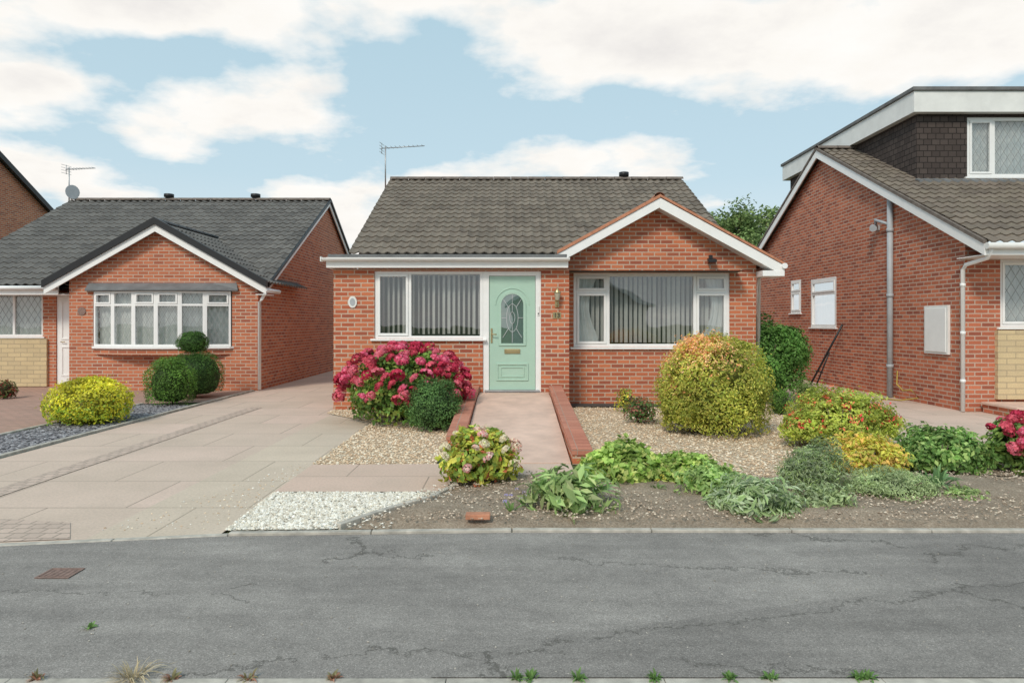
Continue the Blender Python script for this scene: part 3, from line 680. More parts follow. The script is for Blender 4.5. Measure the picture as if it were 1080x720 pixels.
mb=MB(); mb.obox(mL2,dl[0],dl[1],-.1,-.03,dl[2],dl[3]); rect_ring(mb,mL2,dl[0]+.1,dl[1]-.1,.25,.95,.04,-.03,-.015); rect_ring(mb,mL2,dl[0]+.1,dl[1]-.1,1.1,2.0,.04,-.03,-.015); d=mb.build('door','upvc',LH,bev=.003)
mb=MB(); mb.tube([mL2(-10.5,-.03,1.05),mL2(-10.5,.02,1.05),mL2(-10.4,.02,1.05)],.01,6); mb.build('handle','brass',d)
t=thing('wall_plaque','round dark plaque on the brick left of the bow window','plaque',(-9.45,14.99,1.75))
mb=MB(); mb.prism([mL(-9.45+.09*math.cos(2*math.pi*i/20),.001,1.75+.09*math.sin(2*math.pi*i/20)) for i in range(20)],(0,-.015,0)); mb.build('plate','iron',t)

FH=thing('brick_house','tall brick house gable behind the grey roof at the far left','house',(-23,23,0))
mb=MB(); mb.prism([(-19,17.6,0),(-19,28.6,0),(-19,28.6,5.65),(-19,23,8.75),(-19,17.6,5.7)],(-.25,0,0)); mb.box(-28,-19.26,17.6,17.85,0,5.6); mb.box(-28,-19.26,28.35,28.6,0,5.6); mb.build('wall','brick_left',FH)
mb=MB(); Lf=math.hypot(6,6*.56)
tile_roof(mb,(-28.2,17,5.5),(-18.8,17,5.5),(0,1,.56),Lf,seg=3); tile_roof(mb,(-28.2,29,5.5),(-18.8,29,5.5),(0,-1,.56),Lf,seg=3); mb.build('roof','tile_left',FH,recalc=False)
mb=MB(); mb.prism([(-18.82,17,5.56),(-18.82,23,8.94),(-18.82,23,8.72),(-18.82,17,5.34)],(.05,0,0)); mb.prism([(-18.82,23,8.94),(-18.82,29,5.56),(-18.82,29,5.34),(-18.82,23,8.72)],(.05,0,0)); mb.build('bargeboard','black',FH)
OH=thing('rendered_bungalow','cream rendered bungalow across the road behind the viewer','house',(4,-22,0)); mO=lambda u,d,z:(u,-20+d,z)
mb=MB(); mb.prism([(0,-20,0),(9,-20,0),(9,-20,2.6),(4.5,-20,5.0),(0,-20,2.6)],(0,-8,0)); mb.build('wall','render',OH)
mb=MB(); mb.prism([(-.4,-19.7,2.5),(4.5,-19.7,5.15),(4.5,-19.7,5.3),(-.4,-19.7,2.65)],(0,-8.6,0)); mb.prism([(9.4,-19.7,2.5),(4.5,-19.7,5.15),(4.5,-19.7,5.3),(9.4,-19.7,2.65)],(0,-8.6,0)); mb.build('roof','tile_left',OH)
mb=MB(); barge(mb,(-.4,-19.68,2.62),(4.5,-19.68,5.27),.22,(0,.03,0)); barge(mb,(9.4,-19.68,2.62),(4.5,-19.68,5.27),.22,(0,.03,0)); mb.build('bargeboard','upvc',OH)
mb=MB(); rect_ring(mb,mO,1.2,4.2,.9,2.3,.08,.01,.05); mb.obox(mO,2.65,2.72,.01,.05,.98,2.22); wn=mb.build('window','upvc',OH); mb=MB(); mb.face([mO(1.25,.012,.95),mO(4.15,.012,.95),mO(4.15,.012,2.25),mO(1.25,.012,2.25)]); mb.build('pane','black',wn,recalc=False)
# ============================================================ RIGHT HOUSE
RH=thing('dormer_bungalow','brick dormer bungalow with dark tile hung dormer on the right','house',(11,16,0))
XR=7.6; mX=basis_x(XR); mR=basis_y(11.45); sr=.497
w1=(17.95,18.6,1.75,2.63); w2=(16.0,17.35,1.38,2.58); w3=(8.19,10.6,1.42,2.56)
mb=MB()
wall(mb,mX,11.45,21.9,0,2.70,.25,[w1,w2])
zR=lambda Y:5.71-sr*abs(16.66-Y)-.09
mb.prism([(XR,11.45,2.701),(XR,21.9,2.701),(XR,21.9,zR(21.9)),(XR,16.66,zR(16.66)),(XR,11.45,zR(11.45))],(.25,0,0))
wall(mb,mR,XR+.251,14,0,2.70,.25,[w3]); mb.box(13.75,14,11.71,21.9,0,2.7); mb.box(XR+.26,14,21.65,21.9,0,2.7)
mb.build('wall','brick_right',RH)
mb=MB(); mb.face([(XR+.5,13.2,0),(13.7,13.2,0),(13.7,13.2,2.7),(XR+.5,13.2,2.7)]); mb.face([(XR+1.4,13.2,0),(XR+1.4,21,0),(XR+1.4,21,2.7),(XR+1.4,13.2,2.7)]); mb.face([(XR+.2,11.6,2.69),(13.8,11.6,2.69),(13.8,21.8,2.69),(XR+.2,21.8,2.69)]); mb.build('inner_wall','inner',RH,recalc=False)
mb=MB(); mb.obox(mR,8.1,12,.001,.07,.22,1.37); mb.build('stone_cladding','stone',RH)
mb=MB(); Lr=math.hypot(5.96,5.96*sr)
tile_roof(mb,(7.45,10.7,2.75),(14.2,10.7,2.75),(0,1,sr),Lr); tile_roof(mb,(7.45,22.62,2.75),(14.2,22.62,2.75),(0,-1,sr),Lr); rf=mb.build('roof','tile_right',RH,recalc=False)
mb=MB(); ridge(mb,(7.42,16.66,5.75),(8.4,16.66,5.75)); mb.build('ridge_tiles','ridge',rf)
mb=MB(); mb.prism([(7.40,10.72,2.80),(7.40,16.66,5.76),(7.40,16.66,5.70),(7.40,10.72,2.74)],(.06,0,0)); mb.prism([(7.40,16.66,5.76),(7.40,22.6,2.81),(7.40,22.6,2.75),(7.40,16.66,5.70)],(.06,0,0)); mb.build('verge','ridge',rf)
mb=MB()
mb.prism([(7.42,10.72,2.735),(7.42,16.66,5.695),(7.42,16.66,5.51),(7.42,10.72,2.55)],(.03,0,0)); mb.prism([(7.42,16.66,5.695),(7.42,22.6,2.745),(7.42,22.6,2.56),(7.42,16.66,5.51)],(.03,0,0)); mb.build('bargeboard','upvc',RH,bev=.004)
mb=MB(); mb.prism([(7.45,10.75,2.58),(7.45,16.66,5.525),(7.45,16.66,5.54),(7.45,10.75,2.595)],(.15,0,0)); mb.build('soffit','upvc2',RH)
mb=MB(); mb.box(7.45,14.2,10.73,10.76,2.56,2.73); mb.box(7.45,14.2,10.761,11.44,2.56,2.575); mb.build('fascia','upvc',RH,bev=.004)
mb=MB(); mb.tube([(7.42,10.67,2.70),(14.2,10.67,2.70)],.052,12); mb.build('gutter','upvc2',RH)
mb=MB(); mb.tube([(7.52,10.70,2.66),(7.52,10.80,2.52),(7.53,11.32,2.46),(7.53,11.40,2.38),(7.53,11.40,.02)],.034,10)
for z in (.5,1.3,2.1): mb.tube([(7.53,11.40,z),(7.53,11.40,z+.05)],.042,10)
o=mb.build('downpipe','upvc',RH); o['label']='white downpipe at the front corner'
mb=MB(); mb.tube([(7.53,13.6,.02),(7.53,13.6,3.98)],.055,12)
for z in (.6,2.0,3.3): mb.tube([(7.53,13.6,z),(7.53,13.6,z+.07)],.066,12)
mb.tube([(7.53,13.6,3.45),(7.45,14.0,3.60),(7.53,14.1,3.45)],.03,8)
o=mb.build('downpipe','greypipe',RH); o['label']='thick grey soil pipe on the side wall'
window(RH,mX,*w1,[(1,.25,True)],sill=True,dress='net',rec=-.005); window(RH,mX,*w2,[(1,.28,False)],dress='net',pane='glass',rec=-.005,fr=.07)
window(RH,mR,*w3,[(.25,0,True),(.5,0,False),(.25,0,True)],pane='glass_lead',dress='net')
mb=MB()
w4=(9.4,12.4,4.50,5.74); mD=basis_y(14.1)
wall(mb,mD,8.36,13.6,4.30,5.80,.2,[w4])
mb.prism([(8.36,14.301,4.3),(8.36,20.5,3.7),(8.36,20.5,5.80),(8.36,14.301,5.80)],(.2,0,0)); mb.box(8.56,13.6,20.3,20.5,3.6,5.8); mb.box(13.4,13.6,14.301,20.29,4,5.8)
D=mb.build('dormer','hung',RH)
mb=MB(); mb.box(8.20,13.8,13.92,13.96,5.79,6.22); mb.box(8.20,8.24,13.961,20.7,5.79,6.22); mb.box(8.24,13.76,20.66,20.70,5.79,6.22); mb.box(8.25,13.7,13.965,20.65,5.80,5.82); mb.build('fascia','upvc2',D,bev=.005)
mb=MB(); mb.box(8.16,13.85,13.88,20.75,6.221,6.30); mb.build('flat_roof','felt',D,bev=.01)
window(RH,mD,*w4,[(.18,0,True),(.32,0,False),(.18,0,True),(.32,0,False)],pane='glass_lead',dress='net',fr=.07)
mb=MB(); mb.prism([(8.3,14.05,4.41),(13.6,14.05,4.41),(13.6,13.9,4.345),(8.3,13.9,4.345)],(0,0,.05)); mb.build('flashing','lead',D)
t=thing('meter_box','white meter box on the side wall of the dormer bungalow','meter box',(7.59,12.17,1.37))
mb=MB(); mb.obox(mX,11.83,12.51,.001,.05,.94,1.80); mb.build('housing','upvc2',t,bev=.006); mb=MB(); mb.obox(mX,11.87,12.47,.051,.066,.98,1.76); mb.build('door','upvc',t,bev=.006)
t=thing('security_camera','grey security camera high on the side wall beside the soil pipe','security camera',(7.59,14.15,3.5))
mb=MB(); mb.obox(mX,14.1,14.2,.001,.08,3.40,3.5); mb.build('mount','greypipe',t); mb=MB(); mb.tube([(7.50,14.2,3.48),(7.38,13.95,3.42)],[.06,.07],12); mb.build('housing','greypipe',t)
t=thing('leaning_pole','thin black pole with a crossbar leaning on the side wall below the wide side window','pole',(7.45,16.2,0))
mb=MB(); mb.tube([(7.15,16.35,0.02),(7.55,15.6,1.45)],.024,8); mb.build('pole','black',t); mb=MB(); mb.tube([(7.2,16.15,.02),(7.40,15.92,.8)],.018,8); mb.tube([(7.25,16.3,.35),(7.3,16.02,.33)],.016,6); mb.build('crossbar','black',t)
mb=MB(); mb.tube([(7.56,13.4,.55),(7.5,13.3,.30),(7.45,13.0,.20),(7.42,12.7,.25),(7.45,12.5,.12),(7.35,12.9,.03),(7.2,13.3,.02)],.013,8); tag(mb.build('garden_hose','hose',loc=(7.45,13,0)),'yellow hose looped at the foot of the side wall','hose')
t=thing('door_step','low brick step in front of the dormer bungalow','step',(8.1,11,0))
mb=MB(); mb.box(7.85,9.4,10.6,11.38,.01,.14); mb.build('riser','brick_right',t); mb=MB(); mb.box(7.82,9.43,10.57,11.38,.141,.18); mb.build('tread','ramp',t,bev=.006)

# ============================================================ PLANTS
def lump(d,ph,amp,fr=3.0):
    return 1+amp*(np.sin(fr*d[:,0]+ph[0])*np.sin(fr*d[:,1]+ph[1])+.6*np.sin(2.1*fr*d[:,2]+ph[2])*np.sin(1.7*fr*d[:,0]+ph[3])+.4*np.sin(3.3*fr*d[:,1]+ph[4]))
def leafcloud(r,n,c,rad,leaf,cols,shell=.7,amp=.12,ratio=.5,acc=None,core=True,zmin=0.0,fr=3.0,droop=.0,dome=True,coll=.95):
    d=r.normal(size=(n,3)); d/=np.linalg.norm(d,axis=1)[:,None]
    low=d[:,2]<-.7; d[low,2]*=-1
    ph=r.uniform(0,6.28,5)
    def widen(d):
        k=np.ones(len(d))
        if dome:
            h=np.sqrt(np.maximum(1e-3,1-d[:,2]**2)); k=np.where(d[:,2]<0,h**-.5,1.0)
            k=np.minimum(k,1.7)
        return np.stack([k,k,np.ones(len(d))],1)
    rr=lump(d,ph,amp,fr)*(shell+(1-shell)*r.uniform(0,1,n)**.6)
    gapn=np.sin(9*d[:,0]+ph[1])*np.sin(9*d[:,1]+ph[2])*np.sin(9*d[:,2]+ph[3]); rr*=1-.14*(gapn>.2)
    rr*=1+np.where(r.uniform(0,1,n)<.08,r.uniform(0,.14,n),0)
    rad=np.array(rad); P=d*widen(d)*rr[:,None]*rad+np.array(c)
    P[:,2]=np.maximum(P[:,2],zmin+.01+r.uniform(0,.05,n))
    nrm=d/rad; nrm/=np.linalg.norm(nrm,axis=1)[:,None]; nrm=nrm+r.normal(size=(n,3))*.55; nrm[:,2]+=.25; nrm/=np.linalg.norm(nrm,axis=1)[:,None]
    t=np.cross(nrm,r.normal(size=(n,3))); t/=np.linalg.norm(t,axis=1)[:,None]; t[:,2]-=droop; t/=np.linalg.norm(t,axis=1)[:,None]; b=np.cross(nrm,t)
    L=(leaf*r.uniform(.6,1.3,n))[:,None]; Wd=L*ratio*.5
    V=np.stack([P-t*L*.5,P+b*Wd+nrm*L*.10,P+t*L*.5,P-b*Wd+nrm*L*.10],1).reshape(-1,3)
    F=np.arange(4*n).reshape(n,4)
    pal=np.array(cols); cl=pal[r.integers(0,len(pal),n)]*r.uniform(.65,1.25,(n,1))
    patch=.88+.28*np.sin(4*d[:,0]+ph[0])*np.sin(4*d[:,2]+ph[4]); cl=cl*patch[:,None]
    if acc:
        ac,fn=acc; p=fn(d,ph); m=r.uniform(0,1,n)<p; aa=np.array(ac); cl[m]=(aa[r.integers(0,len(aa),n)]*r.uniform(.7,1.2,(n,1)))[m]
    C=np.repeat(cl,4,0)
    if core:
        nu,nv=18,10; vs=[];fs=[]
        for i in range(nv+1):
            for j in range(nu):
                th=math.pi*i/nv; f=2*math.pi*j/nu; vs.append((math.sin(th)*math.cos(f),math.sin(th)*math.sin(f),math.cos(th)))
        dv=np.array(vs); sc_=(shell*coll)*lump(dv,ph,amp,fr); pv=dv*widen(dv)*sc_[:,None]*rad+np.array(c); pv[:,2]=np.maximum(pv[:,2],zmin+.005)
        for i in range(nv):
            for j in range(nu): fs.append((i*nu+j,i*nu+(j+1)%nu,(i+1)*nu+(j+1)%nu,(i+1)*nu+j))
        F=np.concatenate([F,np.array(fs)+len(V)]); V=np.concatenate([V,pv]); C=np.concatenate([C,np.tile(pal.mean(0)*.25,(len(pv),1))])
    return V,F,C
def fit(px0,px1,yt,yb,depth=.8):
    Yf=CH*FP/(yb-HY); Yc=Yf
    for _ in range(20):
        r=(px1-px0)/2*Yc/FP; Yc=Yf+r*depth
    return ((px0+px1)/2-540)*Yc/FP,Yc,(px1-px0)/2*Yc/FP,CH-(yt-HY)*Yc/FP
def stems(root,h,r,n,seed,rad=.012):
    rd=random.Random(seed); mb=MB(); o=W[root.name]
    for i in range(n):
        a=rd.uniform(0,6.28); q=Vector((math.cos(a),math.sin(a),0))
        mb.tube([o+q*.03,o+q*r*.3+Vector((0,0,h*.35)),o+q*r*.6+Vector((0,0,h*.7))],[rad,rad*.8,rad*.4],5)
    return mb.build('stem','bark',root)
def shrub(name,cat,label,px0,px1,yt,yb,n,leaf,cols,seed,amp=.10,shell=.72,ratio=.5,acc=None,depth=.8,group=None,ysq=1.0,fr=3.0,over=1.0,zb=0.0,lobes=(),droop=0.0,k=None):
    x,y,r_,h=fit(px0,px1,yt,yb,depth); h*=over
    root=thing(name,label,cat,(x,y,zb),group); r=np.random.default_rng(seed)
    k=k or (.94 if not lobes else .80)
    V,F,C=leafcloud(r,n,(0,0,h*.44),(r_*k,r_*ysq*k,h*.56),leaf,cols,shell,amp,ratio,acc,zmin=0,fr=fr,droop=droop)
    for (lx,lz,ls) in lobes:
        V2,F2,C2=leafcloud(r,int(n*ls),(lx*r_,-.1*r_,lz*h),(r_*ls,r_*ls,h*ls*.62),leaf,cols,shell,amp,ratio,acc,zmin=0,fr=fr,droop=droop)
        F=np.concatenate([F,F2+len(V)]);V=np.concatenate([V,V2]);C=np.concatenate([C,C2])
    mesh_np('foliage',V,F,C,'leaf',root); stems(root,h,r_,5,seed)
    return root,x,y,r_,h
G_dark=[(.045,.11,.022),(.07,.15,.03),(.09,.19,.04)]
G_mid=[(.10,.20,.03),(.14,.26,.045),(.08,.16,.03)]
G_lime=[(.26,.38,.05),(.18,.30,.04),(.33,.44,.07)]
G_yel=[(.60,.55,.035),(.64,.59,.05),(.46,.49,.045),(.62,.56,.08)]
G_grey=[(.26,.31,.18),(.34,.39,.24),(.19,.26,.12),(.32,.41,.16)]
shrub('variegated_shrub','shrub','low round bright yellow shrub in the slate strip left of the drive',49,140,398,452,9000,.042,G_yel,21,amp=.06,shell=.8,acc=(G_lime,lambda d,p:np.clip(.22-.4*d[:,2],0,.6)))
shrub('green_shrub','shrub','round mid green shrub between the yellow shrub and the clipped topiary',152,207,374,430,6500,.035,G_mid,22,amp=.06)
x,y,r_,h=fit(177,236,370,422); t=thing('topiary','dark clipped topiary of a small ball on a large ball','topiary',(x,y,0)); r=np.random.default_rng(23)
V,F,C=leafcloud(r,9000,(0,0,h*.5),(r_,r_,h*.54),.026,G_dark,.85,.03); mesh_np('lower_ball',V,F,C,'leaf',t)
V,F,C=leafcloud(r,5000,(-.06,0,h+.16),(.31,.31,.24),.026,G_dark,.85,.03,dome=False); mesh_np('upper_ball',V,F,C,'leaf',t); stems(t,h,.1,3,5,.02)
shrub('small_plant','plant','small red leaved plant by the stone cladding at the far left',-6,17,400,421,500,.05,[(.25,.04,.03),(.12,.12,.04),(.07,.12,.03)],24,depth=.5)
def head_mesh(seed,cols,rad=.075,n=110):
    r=np.random.default_rng(seed); d=r.normal(size=(n,3)); d/=np.linalg.norm(d,axis=1)[:,None]; d[:,2]=np.abs(d[:,2])*1.0-.25
    P=d*rad*np.array([1,1,.8])*r.uniform(.85,1.05,(n,1)); nrm=d+r.normal(size=(n,3))*.25; nrm/=np.linalg.norm(nrm,axis=1)[:,None]
    t=np.cross(nrm,r.normal(size=(n,3))); t/=np.linalg.norm(t,axis=1)[:,None]; b=np.cross(nrm,t); s=rad*.23*r.uniform(.8,1.2,(n,1))
    V=np.stack([P-t*s,P+b*s,P+t*s,P-b*s],1).reshape(-1,3); F=np.arange(4*n).reshape(n,4); pal=np.array(cols); C=np.repeat(pal[r.integers(0,len(pal),n)]*r.uniform(.75,1.2,(n,1)),4,0)
    o=mesh_np('flower_head',V,F,C,'petal'); me=o.data; bpy.data.objects.remove(o); return me
reds=[head_mesh(50,[(.50,.04,.09),(.38,.02,.05)]),head_mesh(51,[(.60,.08,.16),(.66,.17,.25)]),head_mesh(52,[(.32,.03,.05),(.46,.05,.08)]),head_mesh(53,[(.62,.15,.20),(.50,.09,.12)]),head_mesh(57,[(.58,.10,.14),(.42,.05,.08)])]
pinks=[head_mesh(54,[(.70,.52,.42),(.62,.32,.28),(.7,.62,.48)]),head_mesh(55,[(.66,.30,.30),(.70,.55,.48)]),head_mesh(56,[(.68,.64,.45),(.6,.5,.36)])]
def heads(root,n,cx,rx,rz,cz,meshes,seed,sc=1.0,lo=-.15):
    rd=random.Random(seed); pts=[]; tries=0
    while len(pts)<n and tries<6000:
        tries+=1
        d=Vector((rd.gauss(0,1),rd.gauss(0,1),rd.gauss(0,1))).normalized()
        if d.z<lo or d.y>.3: continue
        k=rd.uniform(.95,1.10); p=Vector((d.x*rx*k,d.y*rx*k,cz+d.z*rz*k))
        if p.z<.12 or any((p-q).length<.098*sc for q in pts): continue
        pts.append(p); o=bpy.data.objects.new('flower_head',rd.choice(meshes)); COL.objects.link(o); o.parent=root; o.location=p
        s=sc*rd.uniform(.8,1.25); o.scale=(s,s,s); o.rotation_euler=(-d.y*.8,d.x*.8,rd.uniform(0,6))
hy,x,y,r_,h=shrub('hydrangea','shrub','large hydrangea full of crimson flower heads left of the ramp',362,492,366,452,6500,.08,[(.11,.21,.045),(.17,.28,.055),(.26,.31,.07)],31,ratio=.65,amp=.06,shell=.65)
heads(hy,98,0,r_*.98,h*.54,h*.46,reds,8,1.18,lo=-.25)
shrub('dark_green_shrub','shrub','dense round dark green shrub in front of the crimson hydrangea',426,489,398,458,9000,.03,[(.09,.18,.055),(.13,.24,.07),(.07,.14,.04)],32,amp=.08)
hy,x,y,r_,h=shrub('hydrangea','shrub','small hydrangea with faded pink flower heads at the foot of the ramp',460,552,453,519,2100,.075,[(.38,.42,.07),(.50,.46,.09),(.22,.32,.06)],33,ratio=.6,shell=.5,amp=.12,acc=([(.5,.15,.08)],lambda d,p:.07+0*d[:,0]))
heads(hy,17,0,r_*.95,h*.52,h*.5,pinks,9,.62)
shrub('golden_shrub','shrub','large rounded golden green shrub with orange tips below the right window',688,815,352,465,24000,.042,[(.44,.43,.075),(.35,.39,.065),(.52,.48,.11),(.28,.33,.06)],34,amp=.07,fr=4.2,
      acc=([(.72,.34,.14),(.76,.48,.26),(.70,.56,.20),(.68,.38,.22)],lambda d,p:np.clip((d[:,2]-.2)*1.6,0,1)*np.clip(.5-d[:,0]*1.2,0,.75)),over=1.02,shell=.76,lobes=((-.28,.62,.42),(.34,.42,.48),(-.42,.3,.46)),k=.92)
shrub('laurel_shrub','shrub','tall dark glossy evergreen shrub at the right corner of the brown roofed bungalow',758,856,336,428,9000,.065,[(.07,.17,.03),(.11,.23,.045),(.15,.28,.07)],35,amp=.08,shell=.65,lobes=((-.45,.66,.5),(.4,.62,.5)),k=.88)
shrub('box_ball','shrub','small clipped green ball, left of the two by the dark evergreen shrub',809,836,410,439,2200,.022,G_mid,36,amp=.04)
shrub('box_ball','shrub','small clipped green ball, right of the two by the dark evergreen shrub',836,866,402,435,2200,.022,[(.13,.2,.05),(.18,.24,.08)],37,amp=.06)
shrub('red_flowered_shrub','shrub','spreading yellow green shrub dotted with red blooms behind the flower bed',818,950,408,482,9000,.045,[(.42,.48,.08),(.50,.52,.12),(.30,.38,.07)],38,amp=.16,shell=.55,acc=([(.66,.08,.07),(.66,.22,.10)],lambda d,p:np.clip(.6*(np.sin(11*d[:,0]+p[0])*np.sin(11*d[:,1])*np.sin(8*d[:,2]+p[1])>.25)*(d[:,2]>-.1),0,1)),lobes=((-.5,.35,.45),(.5,.45,.45)))
hy,x,y,r_,h=shrub('hydrangea','shrub','crimson hydrangea at the right edge of the flower bed',1040,1110,440,505,1800,.07,[(.12,.21,.05),(.19,.27,.06)],39,ratio=.6,shell=.55)
heads(hy,26,0,r_,h*.54,h*.48,reds,10,.8)
P1=[(.27,.40,.09),(.35,.47,.12),(.22,.33,.075),(.46,.50,.16)]
shrub('leafy_perennial','plant','broad light green leafy clump at the left of the bed beside the ramp wall',602,712,468,520,3200,.058,P1,40,amp=.20,shell=.4,ratio=.85,depth=.7,lobes=((-.5,.35,.45),(.5,.4,.45)),k=.75)
shrub('leafy_perennial','plant','light green leafy clump in the middle of the bed below the golden shrub',672,775,478,520,2800,.053,P1,41,amp=.22,shell=.4,ratio=.85,depth=.7,lobes=((.45,.35,.45),(-.45,.45,.4)),k=.75)
shrub('yellow_leaf_shrub','shrub','loose yellow leaved shrub in front of the red flowered shrub',862,958,458,512,3200,.05,[(.58,.55,.10),(.48,.50,.09),(.64,.42,.12)],42,amp=.20,shell=.4,lobes=((.4,.5,.45),(-.45,.4,.4)))
shrub('green_perennial','plant','wide bushy green plant left of the crimson hydrangea at the right edge',938,1045,449,508,4600,.055,[(.17,.30,.08),(.23,.37,.11),(.13,.24,.06),(.32,.42,.14)],43,amp=.20,shell=.42,ratio=.6,lobes=((-.5,.35,.42),(.45,.45,.4)),k=.76)
shrub('ferny_plant','plant','pale ferny grey green mound below the yellow leaved shrub',885,990,494,536,5000,.030,[(.37,.45,.23),(.43,.5,.28),(.3,.38,.17)],44,amp=.18,shell=.5,ratio=.3,lobes=((-.5,.4,.4),(.5,.4,.4)))
shrub('lavender','plant','grey green lavender mound in front of the red flowered shrub',815,905,466,530,5200,.045,G_grey,45,amp=.18,shell=.45,ratio=.2,lobes=((-.4,.4,.5),))
shrub('flowering_plant','plant','small yellow flowered plant under the left side of the right window',648,672,408,436,420,.05,[(.6,.5,.07),(.16,.26,.05),(.36,.36,.07)],46,shell=.4,depth=.5)
shrub('dark_leaved_plant','plant','low dark plant with reddish leaves beside the golden shrub',655,696,418,448,800,.05,[(.08,.16,.05),(.24,.10,.07),(.13,.22,.06)],47,shell=.45,depth=.5)
shrub('broad_leaved_plant','plant','floppy broad leaved green plant at the front of the bed right of the tiny violets',556,645,494,548,440,.14,[(.25,.36,.13),(.32,.43,.17),(.42,.48,.22)],60,amp=.3,shell=.2,ratio=.36,depth=.6,droop=.1)
shrub('silvery_plant','plant','silvery grey leaved plant in the centre front of the flower bed',742,850,504,553,1300,.09,[(.42,.48,.32),(.35,.43,.24),(.27,.36,.16)],61,amp=.28,shell=.25,ratio=.28,depth=.6,droop=.1,lobes=((-.5,.35,.4),(.5,.3,.4)))
shrub('trailing_plant','plant','low mid green plant between the leafy clumps and the silvery plant',715,790,490,533,1400,.06,[(.27,.40,.13),(.36,.47,.17)],62,amp=.28,shell=.25,ratio=.45,depth=.6)
shrub('trailing_plant','plant','low grey green plant between the silvery plant and the ferny mound',832,905,512,545,1300,.055,[(.36,.43,.24),(.3,.37,.17)],63,amp=.28,shell=.25,ratio=.35,depth=.6)
shrub('creeping_plant','plant','flat green creeping plant at the far right front of the bed',985,1045,514,532,600,.045,[(.24,.34,.12),(.32,.4,.16)],64,amp=.25,shell=.3,ratio=.5,depth=.6)
def blades(name,cat,label,px,py,n,L,w,cols,seed,spread=.9,group=None,z=.06,stiff=.4):
    Y=CH*FP/(py-HY); X=(px-540)*Y/FP; t=thing(name,label,cat,(X,Y,z),group); r=np.random.default_rng(seed); V=[];F=[];C=[]
    for i in range(n):
        a=r.uniform(0,6.28); q=np.array([math.cos(a),math.sin(a),0]); sd=np.array([-q[1],q[0],0]); l=L*r.uniform(.5,1.15); o=q*r.uniform(0,.12*L/.3); sp=spread*r.uniform(.2,1.15); b0=len(V); cc=np.array(cols[r.integers(0,len(cols))])*r.uniform(.7,1.2); bend=r.uniform(-.3,.3)
        for k in range(6):
            u=k/5; p=o+q*l*sp*u+sd*l*bend*u*u+np.array([0,0,max(.0,l*(1.15*u-(1.25-stiff)*u*u*sp))]); ww=w*(.35+1.3*u*(1-u)*2)*(1-u**3)+.001
            V+= [p-sd*ww*.5,p+sd*ww*.5+np.array([0,0,ww*.2])]; C+=[cc*(.8+.3*u)]*2
        F+=[(b0+2*k,b0+2*k+1,b0+2*k+3,b0+2*k+2) for k in range(5)]
    mesh_np('leaves',np.array(V),np.array(F),np.array(C),'leaf',t); return t
blades('strappy_plant','plant','broad bladed green plant growing through the floppy one beside the ramp foot',612,538,40,.32,.045,[(.22,.34,.12),(.29,.40,.16),(.38,.46,.23)],60,stiff=.25,spread=1.0)
blades('strappy_plant','plant','pointed leaved plant on the soil just right of the small faded pink hydrangea',572,528,30,.22,.035,[(.15,.25,.08),(.28,.33,.12)],61,stiff=.1,spread=1.1)
blades('strappy_plant','plant','dark green spiky plant at the right between ferny mound and deep green bush',985,520,50,.22,.03,[(.11,.20,.08),(.15,.25,.10)],65,stiff=.2)
for i,(px,py,c,lab) in enumerate([(552,541,(.38,.32,.55),'tiny violet flowered weed just left of the floppy broad leaved plant'),(540,547,(.32,.28,.5),'tiny violet flowered weed nearest the loose brick'),(692,524,(.65,.52,.08),'small yellow flowered plant at the front middle of the bed')]):
    t=blades('small_flower','plant',lab,px,py,14,.10,.02,[(.14,.22,.07)],70+i)
    me=head_mesh(80+i,[c],.02,14)
    for k in range(4): o=bpy.data.objects.new('flower',me); COL.objects.link(o); o.parent=t; o.location=(random.uniform(-.06,.06),random.uniform(-.06,.06),.07+.02*k)
for i,px in enumerate([40,182,262,352,545,560,610,690,770,812,915,905]):
    cols=[(.14,.24,.07),(.10,.18,.05)] if i>=4 else [(.30,.15,.10),(.22,.2,.1)]
    lab='small green weed growing along the road kerb at the bottom' if i>=4 else 'small reddish weed growing along the road kerb at the bottom left'
    blades('kerb_weed','weed',lab,px,716.5,30,.045,.011,cols,90+i,group='green kerb weeds' if i>=4 else 'reddish kerb weeds',z=.0,stiff=.2)
blades('dry_grass','grass tuft','tuft of dry straw coloured grass on the kerb at the bottom left',140,716,80,.11,.004,[(.45,.38,.25),(.36,.29,.18)],110,z=0,spread=1.2,stiff=.2)
blades('pavement_weed','weed','small green weed in the pavement crack at the left',95,662,20,.04,.010,[(.14,.24,.07)],111,z=0,stiff=.1)
mb=MB(); mb.box(-.34,-.16,4.98,5.06,.06,.10); tag(mb.build('loose_brick','terracotta',bev=.006,loc=(-.25,5.02,.06)),'broken orange brick lying at the front edge of the soil bed','brick')
t=thing('utility_cover','small rusty water cover set in the left of the pavement','utility cover',(-2.68,4.08,.003))
mb=MB(); rect_ring(mb,lambda u,d,z:(u,z,.003+d),-2.80,-2.60,4.0,4.16,.014,0,.004); mb.build('frame','iron',t)
mb=MB(); mb.box(-2.786,-2.614,4.014,4.146,.002,.004)
for k in range(5): mb.box(-2.775+.032*k,-2.757+.032*k,4.025,4.135,.0041,.006)
mb.build('lid','iron',t)
